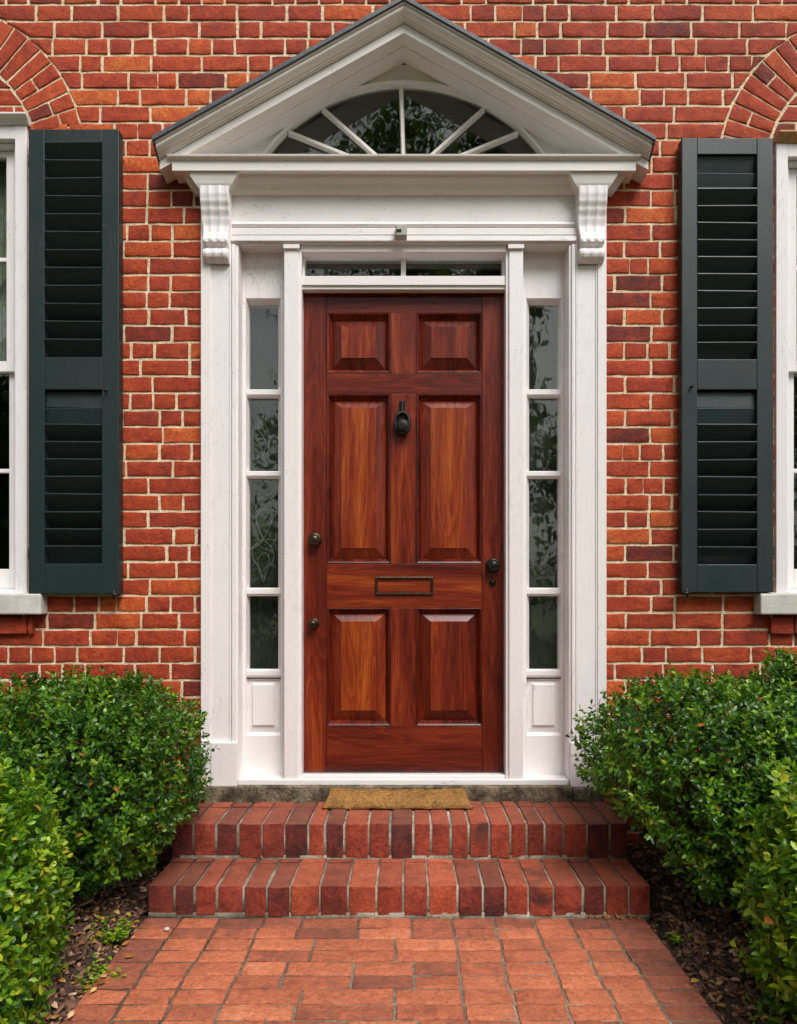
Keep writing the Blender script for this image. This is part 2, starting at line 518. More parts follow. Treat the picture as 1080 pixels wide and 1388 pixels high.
def brick(mb, quad, y0, depth, r=.0030, jit=.0010, tint=.5, seed=0.0, inner=(5, 2), mi=0, face_rough=.0007, axis='wall'):
    """quad: 4 corners (a,b) counter-clockwise from low-left. axis 'wall': (x,z) with the face at y0 looking to -y.
    axis 'floor': (x,y) with the face at z=y0 looking up."""
    q = np.array(quad, float)
    w = .5 * (np.linalg.norm(q[1] - q[0]) + np.linalg.norm(q[2] - q[3])) / 2
    h = .5 * (np.linalg.norm(q[3] - q[0]) + np.linalg.norm(q[2] - q[1])) / 2
    r = min(r, w * .45, h * .45)
    ix = max(1, int(round(inner[0] * min(1.5, w / .1))))
    key = (ix, inner[1])
    sx = stations(w, r, ix); sz = stations(h, r, inner[1]); sy = stations(depth / 2, min(r, depth * .3), 0, False)
    if key not in LATS:
        LATS[key] = lattice(len(sx), len(sy), len(sz))
    idx, fs = LATS[key]
    p = np.stack([sx[idx[:, 0]], sy[idx[:, 1]], sz[idx[:, 2]]], 1)
    half = np.array([w, depth / 2, h])
    inn = np.clip(p, -(half - r), half - r)
    inn[:, 1] = np.maximum(p[:, 1], -(half[1] - r))
    dlt = p - inn
    ln = np.linalg.norm(dlt, axis=1); ok = ln > 1e-9
    p[ok] = inn[ok] + dlt[ok] / ln[ok, None] * r
    # low frequency outline wobble + fine jitter
    ph = RNG.uniform(0, 6.28, 6); fq = RNG.uniform(25, 60, 3)
    wob = jit * (np.sin(p[:, 0] * fq[0] + ph[0]) + .6 * np.sin(p[:, 0] * fq[1] * 2 + ph[1]))
    p[:, 2] += wob * np.clip(p[:, 2] / h, -1, 1) + RNG.normal(0, jit * .35, len(p))
    p[:, 0] += jit * np.sin(p[:, 2] * fq[2] * 2 + ph[2]) * np.clip(p[:, 0] / w, -1, 1) + RNG.normal(0, jit * .35, len(p))
    p[:, 1] += RNG.normal(0, face_rough, len(p)) * .6 + face_rough * np.sin(p[:, 0] * fq[2] + ph[3]) + RNG.uniform(-face_rough, face_rough)
    p[:, 1] += p[:, 0] * RNG.uniform(-.006, .006) + p[:, 2] * RNG.uniform(-.014, .014)
    u = (p[:, 0] / w + 1) / 2; v = (p[:, 2] / h + 1) / 2
    ab = ((1 - u) * (1 - v))[:, None] * q[0] + (u * (1 - v))[:, None] * q[1] + (u * v)[:, None] * q[2] + ((1 - u) * v)[:, None] * q[3]
    dep = p[:, 1] + depth / 2
    if axis == 'wall':
        P3 = np.stack([ab[:, 0], y0 + dep, ab[:, 1]], 1)
    else:
        P3 = np.stack([ab[:, 0], ab[:, 1], y0 - dep], 1)
    mb.add(P3, fs, mi=mi, tint=tint, seed=seed)


# ------------------------------------------------------------------ the house
house = thing('brick_house', (0, 0, 0), 'red brick house front with panelled wooden door, white pedimented surround and dark green shutters', 'house')
CX = X(547.5)
XH = 2.75
SLOPE, ZAP, XTIP, YTIP = .560, E + 2.411, 1.003, -.148
ZTIP = ZAP - SLOPE * XTIP
WL = dict(cx=X(-100), hw=X(38) - X(-100), z0=Z(833), z1=Z(161), cz=Z(214), R=.214 * D)
WR = dict(cx=X(1188), hw=X(1188) - X(1050), z0=Z(833), z1=Z(185), cz=Z(229), R=.214 * D)
RIN = .150 * D


def entry_hw(z):
    return .835 if z < ZTIP - .05 else max(0.0, (ZAP - z) / SLOPE - .06)


def win_hw(w, z, strict_top):
    if z < w['z0'] - 1e-6:
        return 0.0
    if z <= w['z1'] + 1e-6 and not strict_top:
        return w['hw']
    d = w['R'] ** 2 - (z - w['cz']) ** 2
    return math.sqrt(d) if d > 0 else 0.0


wall = MB()
COURSE = 22.9 * D / 1000
zref = Z(921.7)
k0 = int(math.floor((-.12 - zref) / COURSE)); k1 = int(math.ceil((3.75 - zref) / COURSE))
J = .0108
rt = random.Random(21)


def brick_tint():
    r = rt.random()
    if r < .05:
        return rt.uniform(.12, .28)
    if r < .82:
        return rt.uniform(.40, .60)
    return rt.uniform(.62, .86)


def fill_course(mb, za, zb, left, right, k, y0=0.0):
    """left/right: functions of z giving the limits; bricks run between them"""
    la, lb, ra, rb = left(za), left(zb), right(za), right(zb)
    xa, xb = min(la, lb), max(ra, rb)
    if xb - xa < .03:
        return
    jz = .5 * J
    x = xa - (0 if xa > -XH + .01 else rt.random() * .1)
    first = True
    while x < xb:
        r = rt.random()
        if first and xa > -XH + .01:
            Lb = .102 if k % 2 else .207
            if r < .2: Lb = rt.choice((.06, .14, .17))
        elif k % 3 == 1:
            Lb = .205 if r < .32 else (.099 if r < .80 else .145)
        else:
            Lb = .205 if r < .68 else (.099 if r < .86 else .155)
        first = False
        Lb *= rt.uniform(.95, 1.05)
        x2 = x + Lb
        if xb - x2 < .045:
            x2 = xb + J * .5 if xb < XH - .01 else x2
        jj = rt.uniform(.75, 1.3)
        q = []
        dz = [rt.uniform(-.0012, .0012) for _ in range(4)]
        for xx, zz, lim, s in ((x, za + jz, la, 0), (x2, za + jz, ra, 1), (x2, zb - jz, rb, 1), (x, zb - jz, lb, 0)):
            if s == 0:
                q.append(max(xx, lim) + J * .5 * jj)
            else:
                q.append(min(xx, lim) - J * .5 * jj)
        onl = abs(la - lb) > 1e-6 and x < max(la, lb)
        for lo, hi in ((0, 1), (3, 2)):          # wedge-shaped bricks where a course dies into an arch or slope
            if q[hi] - q[lo] < .001:
                if onl:
                    q[hi] = q[lo] + .001
                else:
                    q[lo] = q[hi] - .001
        if q[1] - q[0] > .0009 and q[2] - q[3] > .0009 and (q[1] - q[0] + q[2] - q[3]) > .022:
            tb = brick_tint()
            parts = [(0, 1, tb)]
            if rt.random() < .09 and q[1] - q[0] > .15:
                c = rt.uniform(.35, .65); parts = [(0, c - .012, tb), (c + .012, 1, brick_tint())]
            for a, b, tt in parts:
                qa = [(q[0] + (q[1] - q[0]) * a, za + jz + dz[0]), (q[0] + (q[1] - q[0]) * b, za + jz + dz[1]),
                      (q[3] + (q[2] - q[3]) * b, zb - jz + dz[2]), (q[3] + (q[2] - q[3]) * a, zb - jz + dz[3])]
                brick(mb, qa, y0 + rt.uniform(-.0008, .0008), .03, tint=tt, seed=rt.uniform(0, 60))
        x = x2
    mb.add([(la, y0 + .0042, za), (ra, y0 + .0042, za), (rb, y0 + .0042, zb), (lb, y0 + .0042, zb)], [(0, 1, 2, 3)], mi=1)


for k in range(k0, k1):
    za, zb = zref + k * COURSE, zref + (k + 1) * COURSE
    zm = .5 * (za + zb)
    ex = entry_hw(zm)
    spans = []
    lim = []       # excluded [left fn, right fn]
    wl_on = max(win_hw(WL, za, False), win_hw(WL, zb, False)) > 0
    if zm > WL['z1']:
        L0 = lambda z: WL['cx'] + win_hw(WL, z, True); L1 = lambda z: WL['cx'] - win_hw(WL, z, True)
    else:
        hw = WL['hw'] - .002 if zm > WL['z0'] else 0
        L0 = lambda z, hw=hw: WL['cx'] + hw; L1 = lambda z, hw=hw: WL['cx'] - hw
    if zm > WR['z1']:
        R0 = lambda z: WR['cx'] - win_hw(WR, z, True); R1 = lambda z: WR['cx'] + win_hw(WR, z, True)
    else:
        hw = WR['hw'] - .002 if zm > WR['z0'] else 0
        R0 = lambda z, hw=hw: WR['cx'] - hw; R1 = lambda z, hw=hw: WR['cx'] + hw
    eL = lambda z, zm=zm: CX - (entry_hw(z) if zm > ZTIP else .835)
    eR = lambda z, zm=zm: CX + (entry_hw(z) if zm > ZTIP else .835)
    segs = []
    hasL = abs(L0(zm) - L1(zm)) > .02; hasR = abs(R0(zm) - R1(zm)) > .02; hasE = ex > .02
    start = lambda z: -XH
    if hasL:
        segs.append((start, L1)); start = L0
    if hasE:
        segs.append((start, eL)); start = eR
    if hasR:
        segs.append((start, R0)); start = R1
    segs.append((start, lambda z: XH))
    for a, b in segs:
        fill_course(wall, za, zb, a, b, k)
    # infill between the window head and the relieving arch
    for w in (WL, WR):
        if zb > w['z1'] + .004:
            za2 = max(za, w['z1'] + .002)
            def ihw(z, w=w):
                d = (RIN - .004) ** 2 - (z - w['cz']) ** 2
                return math.sqrt(d) if d > 0 else 0.0
            if ihw(zb) > .03 and zb - za2 > .02:
                fill_course(wall, za2, zb, lambda z, w=w: w['cx'] - ihw(z), lambda z, w=w: w['cx'] + ihw(z), k + 1)
# projecting brick course under each window sill
for w, xe in ((WL, X(48)), (WR, X(1041))):
    z1 = Z(837.5); z0 = z1 - .066
    xx = w['cx'] - abs(xe - w['cx'])
    while xx < w['cx'] + abs(xe - w['cx']) - .02:
        x2 = min(xx + rt.choice((.1, .2, .2)), w['cx'] + abs(xe - w['cx']))
        brick(wall, [(xx + .003, z0), (x2 - .003, z0), (x2 - .003, z1), (xx + .003, z1)], -.022, .05, tint=brick_tint() * .8, seed=rt.uniform(0, 60))
        xx = x2
wall_o = wall.build('wall', [WALLB, MORTAR], house, smooth=True)
# relieving arches
for w in (WL, WR):
    ar = MB()
    a0 = math.asin(max(-.99, (w['z1'] - w['cz'] - .02) / w['R'])) * .2
    n = 29
    for i in range(n):
        b0 = math.pi * i / n; b1 = math.pi * (i + 1) / n
        g = .0048
        rsplit = [(RIN + .003, w['R'] - .005)]
        if rt.random() < .3:
            c = rt.uniform(.4, .6) * (w['R'] - RIN) + RIN; rsplit = [(RIN + .003, c - .004), (c + .004, w['R'] - .005)]
        for ra, rb in rsplit:
            pa = lambda rr, bb, s: (w['cx'] + rr * math.cos(bb) - s * math.sin(bb) * g, w['cz'] + rr * math.sin(bb) + s * math.cos(bb) * g)
            # order keeps the face looking at -y: low-left, low-right, up-right, up-left in (radius, -angle)
            q = [pa(ra, b1, -1), pa(ra, b0, 1), pa(rb, b0, 1), pa(rb, b1, -1)]
            brick(ar, q, -.001 + rt.uniform(-.0008, .0008), .03, tint=min(.8, brick_tint() + .03), seed=rt.uniform(0, 60), inner=(3, 4))
    m = 40
    v = []
    for i in range(m + 1):
        b = math.pi * i / m
        for rr in (RIN - .012, w['R'] + .012):
            v.append((w['cx'] + rr * math.cos(b), .0040, w['cz'] + rr * math.sin(b)))
    ar.add(v, [(2 * i, 2 * i + 2, 2 * i + 3, 2 * i + 1) for i in range(m)], mi=1)
    ar.build('brick_arch', [WALLB, MORTAR], house, smooth=True)
# dark rooms behind the glass
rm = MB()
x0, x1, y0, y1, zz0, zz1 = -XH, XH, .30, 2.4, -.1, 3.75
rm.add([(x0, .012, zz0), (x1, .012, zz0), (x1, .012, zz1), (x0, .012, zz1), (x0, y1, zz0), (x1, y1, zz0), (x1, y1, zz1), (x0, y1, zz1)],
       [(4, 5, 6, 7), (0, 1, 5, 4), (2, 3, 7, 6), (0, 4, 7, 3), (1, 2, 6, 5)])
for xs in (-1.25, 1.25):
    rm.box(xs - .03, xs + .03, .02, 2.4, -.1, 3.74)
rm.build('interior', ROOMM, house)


# ------------------------------------------------------------------ windows
def make_window(w, sill_x, head_over, trim_mat):
    cx, hw, z0, z1 = w['cx'], w['hw'], Z(806), w['z1']
    sg = 1
    yF = -.012
    cw = .080
    fr = MB()
    fr.box(cx - hw, cx - hw + .050, yF, .09, z0, z1 - .036)
    fr.box(cx + hw - .050, cx + hw, yF, .09, z0, z1 - .036)
    fr.box(cx - hw + .050, cx + hw - .050, yF + .002, .09, z1 - .092, z1 - .036)
    for s in (-1, 1):                                     # inner stop bead
        fr.box(cx + s * (hw - .050), cx + s * (hw - .068), .018, .09, z0, z1 - .092)
    fr.box(cx - hw + .068, cx + hw - .068, .016, .09, z1 - .112, z1 - .092)
    # sloping wooden sub sill
    fr.prism_x([(-.020, z0 - .004), (-.020, z0 + .010), (.09, z0 + .030), (.09, z0 - .004)], cx - hw + .052, cx + hw - .052)
    wo = fr.build('window', WHITE, house, bevel=.003)
    hd = MB()
    hd.prism_x([(-.048, z1 - .010), (-.048, z1 - .002), (.02, z1), (.02, z1 - .036), (-.016, z1 - .036), (-.026, z1 - .022)], cx - hw - head_over, cx + hw + head_over)
    hd.build('head_moulding', trim_mat, wo, bevel=.002)
    # sashes
    xa, xb = cx - hw + .070, cx + hw - .070
    zt, zm0, zm1, zb = z1 - .113, Z(486), Z(500), z0 + .026
    for yy, za, zc, top, bot in ((.040, zm1, zt, .026, .046), (.062, zb, zm0, .040, .085)):
        sm = MB()
        st = .044
        sm.box(xa, xa + st, yy, yy + .035, za, zc); sm.box(xb - st, xb, yy, yy + .035, za, zc)
        sm.box(xa + st, xb - st, yy + .001, yy + .034, zc - top, zc)
        sm.box(xa + st, xb - st, yy + .001, yy + .034, za, za + bot)
        gx0, gx1, gz0, gz1 = xa + st, xb - st, za + bot, zc - top
        zc2 = .5 * (gz0 + gz1)
        for i in (1, 2):
            xm = gx0 + (gx1 - gx0) * i / 3
            sm.box(xm - .009, xm + .009, yy + .004, yy + .030, gz0, gz1)
        for i in range(3):
            a = gx0 + (gx1 - gx0) * i / 3 + (.009 if i else 0); b = gx0 + (gx1 - gx0) * (i + 1) / 3 - (.009 if i < 2 else 0)
            sm.box(a, b, yy + .005, yy + .029, zc2 - .009, zc2 + .009)
        sm.build('sash', WHITE, wo, bevel=.003)
        pm = MB()
        pm.box(gx0 - .005, gx1 + .005, yy + .016, yy + .019, gz0 - .005, gz1 + .005)
        pm.build('pane', GLASS, wo)
    cu = MB()
    zt2, zb2 = z1 - .05, Z(497)
    for s in (-1, 1):
        v, f = [], []
        n = 60
        for i in range(n + 1):
            u = i / n
            xx = cx + s * (hw - .03 - u * .33)
            yy = .125 + .012 * math.sin(u * 44) + .008 * math.sin(u * 17 + 1)
            v += [(xx, yy, zt2), (xx - s * .03 * u, yy, zb2)]
        f = [(2 * i, 2 * i + 2, 2 * i + 3, 2 * i + 1) for i in range(n)]
        cu.add(v, f)
    cu.build('curtain', CURT, wo, smooth=True)
    si = MB()
    si.prism_x([(-.060, Z(833, -.06)), (-.060, Z(805, -.06)), (-.012, Z(805, -.06) + .006), (.03, Z(805, -.06) + .006), (.03, Z(833, -.06))],
               cx - abs(sill_x - cx), cx + abs(sill_x - cx))
    si.build('sill', STONE, wo, bevel=.006)
    return wo


wl = make_window(WL, X(55, -.06), .012, WHITEP)
tag(wl, 'white sash window cut off by the left edge')
wr = make_window(WR, X(1031, -.06), .004, TANTRIM)
tag(wr, 'white sash window with a bare timber head, cut off by the right edge')


# ------------------------------------------------------------------ shutters
def make_shutter(xa, xb, pt, pb, flip, mids, stile_in, knob_px):
    yF, yB = -.056, -.008
    z1, z0 = Z(pt, yF), Z(pb, yF)
    x0, x1 = X(xa, yF), X(xb, yF)
    ia, ib = X(stile_in[0], yF), X(stile_in[1], yF)
    m = MB()
    zr = [Z(p, yF) for p in mids]       # top rail bottom, mid rail top, mid rail bottom, bottom rail top
    m.box(x0, ia, yF, yB, z0, z1); m.box(ib, x1, yF, yB, z0, z1)
    m.box(ia, ib, yF + .001, yB, zr[0], z1); m.box(ia, ib, yF + .001, yB, zr[2], zr[1]); m.box(ia, ib, yF + .001, yB, z0, zr[3])
    so = m.build('shutter', GREEN, house, bevel=.0025)
    r = random.Random(int(xa) + 5)
    for (zt, zb, n, flat) in ((zr[0], zr[1], 12, (0, 1) if not flip else (0, 1)), (zr[2], zr[3], 10, (0, 1))):
        lv = MB()
        pitch = (zt - zb) / n
        for i in range(n):
            zc = zt - pitch * (i + .5)
            ang = math.radians(-54 + r.uniform(-3, 3))
            if zt == zr[2] and i == 0:
                ang = math.radians(84)
            elif zt == zr[2] and i == 1:
                ang = math.radians(-80)
            elif flip and zt == zr[0] and i in (0, 1):
                ang = math.radians(-76)
            elif r.random() < .18:
                ang = math.radians(-50)
            yc = .5 * (yF + yB) + .001
            hl, th = (pitch * (.655 if ang > -1.2 else .53) if ang < 0 else pitch * .50), .0044
            ca, sa = math.cos(ang), math.sin(ang)
            prof = []
            for t in range(8):          # rounded slat section
                aa = 2 * math.pi * (t + .5) / 8
                py = (hl - th) * (1 if math.cos(aa) > 0 else -1) + th * math.cos(aa); pz = th * math.sin(aa)
                prof.append((yc + (py * ca - pz * sa) * .94, zc + (py * sa + pz * ca)))
            tl = r.uniform(-.0015, .0015)
            nb = len(prof)
            v = [(ia + .001, a, b + tl) for a, b in prof] + [(ib - .001, a, b - tl) for a, b in prof]
            f = [(j, (j + 1) % nb, nb + (j + 1) % nb, nb + j) for j in range(nb)]
            lv.add(v, f)
        lv.build('louvres', GREEN, so)
    side = x1 if not flip else x0
    inner = x0 if not flip else x1
    s = 1 if not flip else -1
    hb = MB()                            # hold-back at the lower outer corner
    hb.tube([(side - s * .014, -.02, z0 - .004), (side - s * .014, -.076, z0 - .004)], .006)
    hb.tube([(side - s * .030, -.074, z0 + .004), (side - s * .012, -.078, z0 - .004), (side + s * .006, -.074, z0 - .002)], [.004, .007, .005])
    hb.tube([(side - s * .014, -.076, z0 - .022), (side - s * .012, -.076, z0 + .016)], [.004, .005])
    hb.build('hold_back', IRON, so, smooth=True)
    kb = MB()
    kx, kz = X(knob_px[0], yF), Z(knob_px[1], yF)
    kb.lathe_y((kx, yF + .002, kz), [(.003, 0), (.003, -.012), (.0065, -.014), (.007, -.019), (.003, -.022)], 12)
    kb.tube([(kx - .012 * s, yF - .002, kz + .012), (kx, yF - .014, kz)], .002)
    kb.build('catch', IRON, so, smooth=True)
    for pz in (215 if not flip else 234, 752):
        h = MB()
        zc = Z(pz, yF)
        h.tube([(inner - s * .006, -.036, zc - .020), (inner - s * .006, -.036, zc + .020)], .0042)
        h.box(inner - s * .020, inner - s * .002, -.020, -.0125, zc - .015, zc + .012)
        h.tube([(inner - s * .008, -.036, zc + .018), (inner - s * .012, -.028, zc + .032)], [.004, .002])
        h.build('hinge', IRON, so)
    return so


tag(make_shutter(38.5, 161, 175, 805, False, (193, 484, 528, 764), (60, 138), (145, 530)), 'dark green louvred shutter left of the entrance')
tag(make_shutter(924, 1048, 187, 803, True, (209, 487, 528, 765), (945, 1026), (936, 525)), 'dark green louvred shutter right of the entrance')

# ------------------------------------------------------------------ door surround
def mir(px):                      # mirror a photo column about the entrance centre
    return 2 * 547.0 - px


YP = -.030
for s in (0, 1):
    def XX(px, y):
        return X(px if s == 0 else mir(px), y)
    zt = Z(262, YP); zb = Z(1065, YP)
    m = MB()
    m.box(XX(272, -.036), XX(284, -.036), -.036, .10, zb, zt)
    m.box(XX(284.4, -.030), XX(287, -.030), -.031, .10, zb, zt)
    m.box(XX(287, -.028), XX(311, -.028), -.027, .10, zb, zt)
    m.box(XX(311, -.030), XX(313.5, -.030), -.030, .10, zb, zt)
    m.box(XX(314, -.034), XX(319, -.034), -.034, .10, zb, Z(331, -.034))
    m.box(XX(319, -.026), XX(323, -.026), -.024, .10, zb, Z(331, -.03))
    po = m.build('pilaster', WHITE, house, bevel=.002)
    tag(po, 'white pilaster %s of the door' % ('left' if s == 0 else 'right'))
    b = MB()
    b.box(XX(271.4, -.05), XX(285.5, -.05), -.044, .02, Z(1066, -.04), Z(1003, -.04))
    b.box(XX(285.5, -.05), XX(320.5, -.05), -.050, .02, Z(1066, -.04), Z(1006, -.04))
    b.build('plinth', WHITE, po, bevel=.003)
    # carved console
    c = MB()
    prof = []
    def cpro(py):
        pts = [(257, .068), (266, .068), (275, .064), (285, .054), (296, .044), (307, .039), (315, .042), (322, .052), (327, .058), (331, .056), (334, .040),
               (336.5, .036), (339, .046), (342, .055), (346, .056), (350, .052), (353, .044), (356, .020)]
        for (a, ya), (bb, yb) in zip(pts, pts[1:]):
            if a <= py <= bb:
                t = (py - a) / (bb - a); t = t * t * (3 - 2 * t) if abs(yb - ya) < .02 else t
                return ya + (yb - ya) * t
        return pts[-1][1]
    nz, nx = 70, 37
    v, f = [], []
    for i in range(nz + 1):
        py = 257 + (356 - 257) * i / nz
        pr = cpro(py)
        half = 19 if py < 332 else (15.5 if py < 338 else 17)
        if 300 < py < 332:
            half = 19 - 3.0 * min(1, (py - 300) / 20)
        for j in range(nx + 1):
            u = -1 + 2 * j / nx
            fl = abs(math.sin((u + 1) * 1.5 * math.pi)) ** .6
            y = -pr
            if py < 330:
                y += .0050 * fl * (1 if abs(u) < .97 else .3)
            else:
                y += .0035 * abs(math.sin(u * 4.7)) ** .7
            if abs(u) > .9:
                y += .004 * (abs(u) - .9) / .1
            v.append((XX(292.5 + half * u, -.05), y - .018, Z(py, -.05)))
    for i in range(nz):
        for j in range(nx):
            a = i * (nx + 1) + j
            f.append((a, a + 1, a + nx + 2, a + nx + 1))
    base = len(v)
    for i in range(nz + 1):             # sides
        for j in (0, nx):
            x_, y_, z_ = v[i * (nx + 1) + j]
            v.append((x_, -.02, z_))
    for i in range(nz):
        f.append((i * (nx + 1), (i + 1) * (nx + 1), base + 2 * (i + 1), base + 2 * i))
        f.append((i * (nx + 1) + nx, base + 2 * i + 1, base + 2 * (i + 1) + 1, (i + 1) * (nx + 1) + nx))
    c.add(v, f)
    c.build('console_bracket', WHITE, po, smooth=True)

# entablature between the consoles
m = MB()
xl, xr = X(313.8, -.02), X(mir(313.8), -.02)
m.prism_x([(-.010, Z(255, -.01)), (-.010, Z(301, -.01)), (-.024, Z(302, -.024)), (-.027, Z(304, -.025)), (-.013, Z(309.3, -.013)), (-.030, Z(309.6, -.03)), (-.030, Z(318, -.03)),
           (-.022, Z(318.4, -.03)), (-.022, Z(319.4, -.03)), (-.036, Z(319.6, -.036)), (-.037, Z(326.6, -.036)), (-.026, Z(327, -.03)), (-.022, Z(331, -.022)), (.10, Z(331, -.022)), (.10, Z(255, -.01))], xl, xr)
m.build('frieze', WHITEH, house, bevel=.0012, seg=1)

# horizontal cornice with returns and ressauts over the consoles
m = MB()
Cc = CX
yc, xc = -.097, .952
lv = [(xc - .075, -.022, Z(262, -.03)), (xc - .068, -.030, Z(259, -.035)), (xc - .066, -.034, Z(257.5, -.035)), (xc - .052, -.045, Z(250, -.045)), (xc - .040, -.062, Z(242, -.06)),
      (xc - .032, -.072, E + 1.7545), (xc - .004, -.093, E + 1.7540), (xc - .004, -.093, E + 1.7515), (xc, yc, E + 1.7515), (xc + .001, yc - .001, E + 1.7930),
      (xc + .008, -.106, E + 1.7950), (xc + .016, -.114, E + 1.801), (xc + .017, -.116, E + 1.8095)]
m.rings([(Cc - a, Cc + a, b, c) for a, b, c in lv], .02)
po = m.build('cornice', WHITEP, house, bevel=.0015, seg=1)
for s in (0, 1):
    q = MB()
    ca = X(292, -.05) if s == 0 else X(mir(292), -.05)
    w0 = .062
    lvl = [(w0 - .002, -.070, Z(260.5, -.06)), (w0 + .004, -.074, Z(257, -.06)), (w0 + .016, -.080, Z(251, -.065)), (w0 + .034, -.086, Z(241, -.07)), (w0 + .040, -.0905, E + 1.7538)]
    q.rings([(ca - a, ca + a, b, c) for a, b, c in lvl], -.02)
    q.build('bed_moulding', WHITEP, po, bevel=.001, seg=1)

# raking cornice: the same section sheared up both slopes
ped = MB()
sec = [(-.150, -.006), (-.150, -.0125), (-.141, -.0135), (-.1405, -.016), (-.1435, -.019), (-.1445, -.023), (-.143, -.028), (-.138, -.033), (-.130, -.038), (-.122, -.0415), (-.116, -.043), (-.116, -.0475), (-.106, -.0485), (-.106, -.0535), (-.090, -.0545), (-.090, -.057), (-.097, -.0575),
       (-.097, -.094), (-.028, -.094), (-.028, -.099), (.067, -.099), (.067, -.006)]
for s in (-1, 1):
    v = []
    n = len(sec)
    for xx in (0.0, XTIP):
        for y, dz in sec:
            v.append((CX + s * xx, y, ZAP - SLOPE * xx + dz))
    f = [(i, (i + 1) % n, n + (i + 1) % n, n + i) for i in range(n)] + [tuple(range(n, 2 * n))]
    ped.add(v, f)
pd = ped.build('pediment', WHITEP, house, bevel=.0008, seg=1)
tag(pd, 'white triangular pediment over the door')
rf = MB()
for s in (-1, 1):
    t = .011
    xe = XTIP + .010
    v = []
    for xx in (0.0, xe):
        for y in (-.160, .01):
            for dz in (-.0055, t):
                v.append((CX + s * xx, y, ZAP - SLOPE * xx + dz))
    f = [(0, 1, 3, 2), (4, 6, 7, 5), (0, 4, 5, 1), (2, 3, 7, 6), (0, 2, 6, 4), (1, 5, 7, 3)]
    rf.add(v, f)
    # drip board down the eaves side
    xs = [CX + s * (XTIP + .001), CX + s * (XTIP + .009)]
    zt = ZTIP - .008
    pr = [(-.155, zt), (.0, zt), (.0, zt - .075), (-.05, zt - .075), (-.120, zt - .030), (-.152, zt - .012)]
    rf.prism_x(pr, xs[0], xs[1])
rf.build('roof', ROOFM, pd)

# tympanum with the fan opening
YT = .065
ZB = Z(212, -.11) - .02
FC = CX                              # fan centre
Rr = .2335 * (D + YT)
ztop = Z(112.5, YT)
fcz = ztop - Rr


def fan_arc(rr, n=28):
    zb = ZB
    d = zb - fcz
    amax = math.acos(min(1, d / rr))
    return [(FC + rr * math.sin(a), fcz + rr * math.cos(a)) for a in np.linspace(-amax, amax, n)]


ty = MB()
arc = fan_arc(Rr)
topz = lambda x: ZAP - SLOPE * abs(x - CX) - .09
v, f = [], []
for x, z in arc:
    v += [(x, YT, z), (x, YT, max(topz(x), z + .004))]
f = [(2 * i, 2 * i + 2, 2 * i + 3, 2 * i + 1) for i in range(len(arc) - 1)]
ty.add(v, f)
for s in (-1, 1):
    xe = arc[0][0] if s < 0 else arc[-1][0]
    xo = CX + s * .98
    ty.add([(xe, YT, ZB), (xo, YT, ZB), (xo, YT, max(topz(xo), ZB + .002)), (xe, YT, topz(xe))], [(0, 1, 2, 3)])
v, f = [], []
for x, z in arc:                     # reveal of the opening
    v += [(x, YT, z), (x, YT + .05, z)]
f = [(2 * i, 2 * i + 2, 2 * i + 3, 2 * i + 1) for i in range(len(arc) - 1)]
ty.add(v, f)
ty.build('tympanum', WHITEP, pd)
fan = MB()
ro, ri = fan_arc(Rr + .002, 40), fan_arc(Rr - .0085, 40)
v = []
for (a, b), (c, d) in zip(ro, ri):
    v += [(a, YT - .014, b), (c, YT - .010, d), (c, YT + .03, d), (a, YT + .0, b)]
n = len(ro)
f = []
for i in range(n - 1):
    for j in range(4):
        f.append((4 * i + j, 4 * i + (j + 1) % 4, 4 * i + 4 + (j + 1) % 4, 4 * i + 4 + j))
fan.add(v, f)
# glazing bars meeting at the foot of the fan
fz = Z(237, YT)
bars = [(543.5, 112), (437, 146), (391, 178), (mir(438), 146), (mir(392), 179)]
for px, py in bars:
    p1 = Vector((X(px, YT), YT + .012, Z(py, YT))); p0 = Vector((CX + (X(px, YT) - CX) * .06, YT + .012, fz))
    d = (p1 - p0).normalized(); sd = Vector((d.z, 0, -d.x)) * .010
    fan.add([p0 - sd + Vector((0, .012, 0)), p0 - sd * .6 + Vector((0, -.012, 0)), p0 + sd * .6 + Vector((0, -.012, 0)), p0 + sd + Vector((0, .012, 0)),
             p1 - sd + Vector((0, .012, 0)), p1 - sd * .6 + Vector((0, -.012, 0)), p1 + sd * .6 + Vector((0, -.012, 0)), p1 + sd + Vector((0, .012, 0))],
            [(0, 1, 5, 4), (1, 2, 6, 5), (2, 3, 7, 6), (3, 0, 4, 7)])
fo = fan.build('fanlight', WHITEP, house)
tag(fo, 'segmental fanlight with radiating bars')
g = MB()
arcg = fan_arc(Rr - .005, 30)
g.prism_y(arcg, YT + .024, YT + .027)
g.build('pane', GLASS, fo)

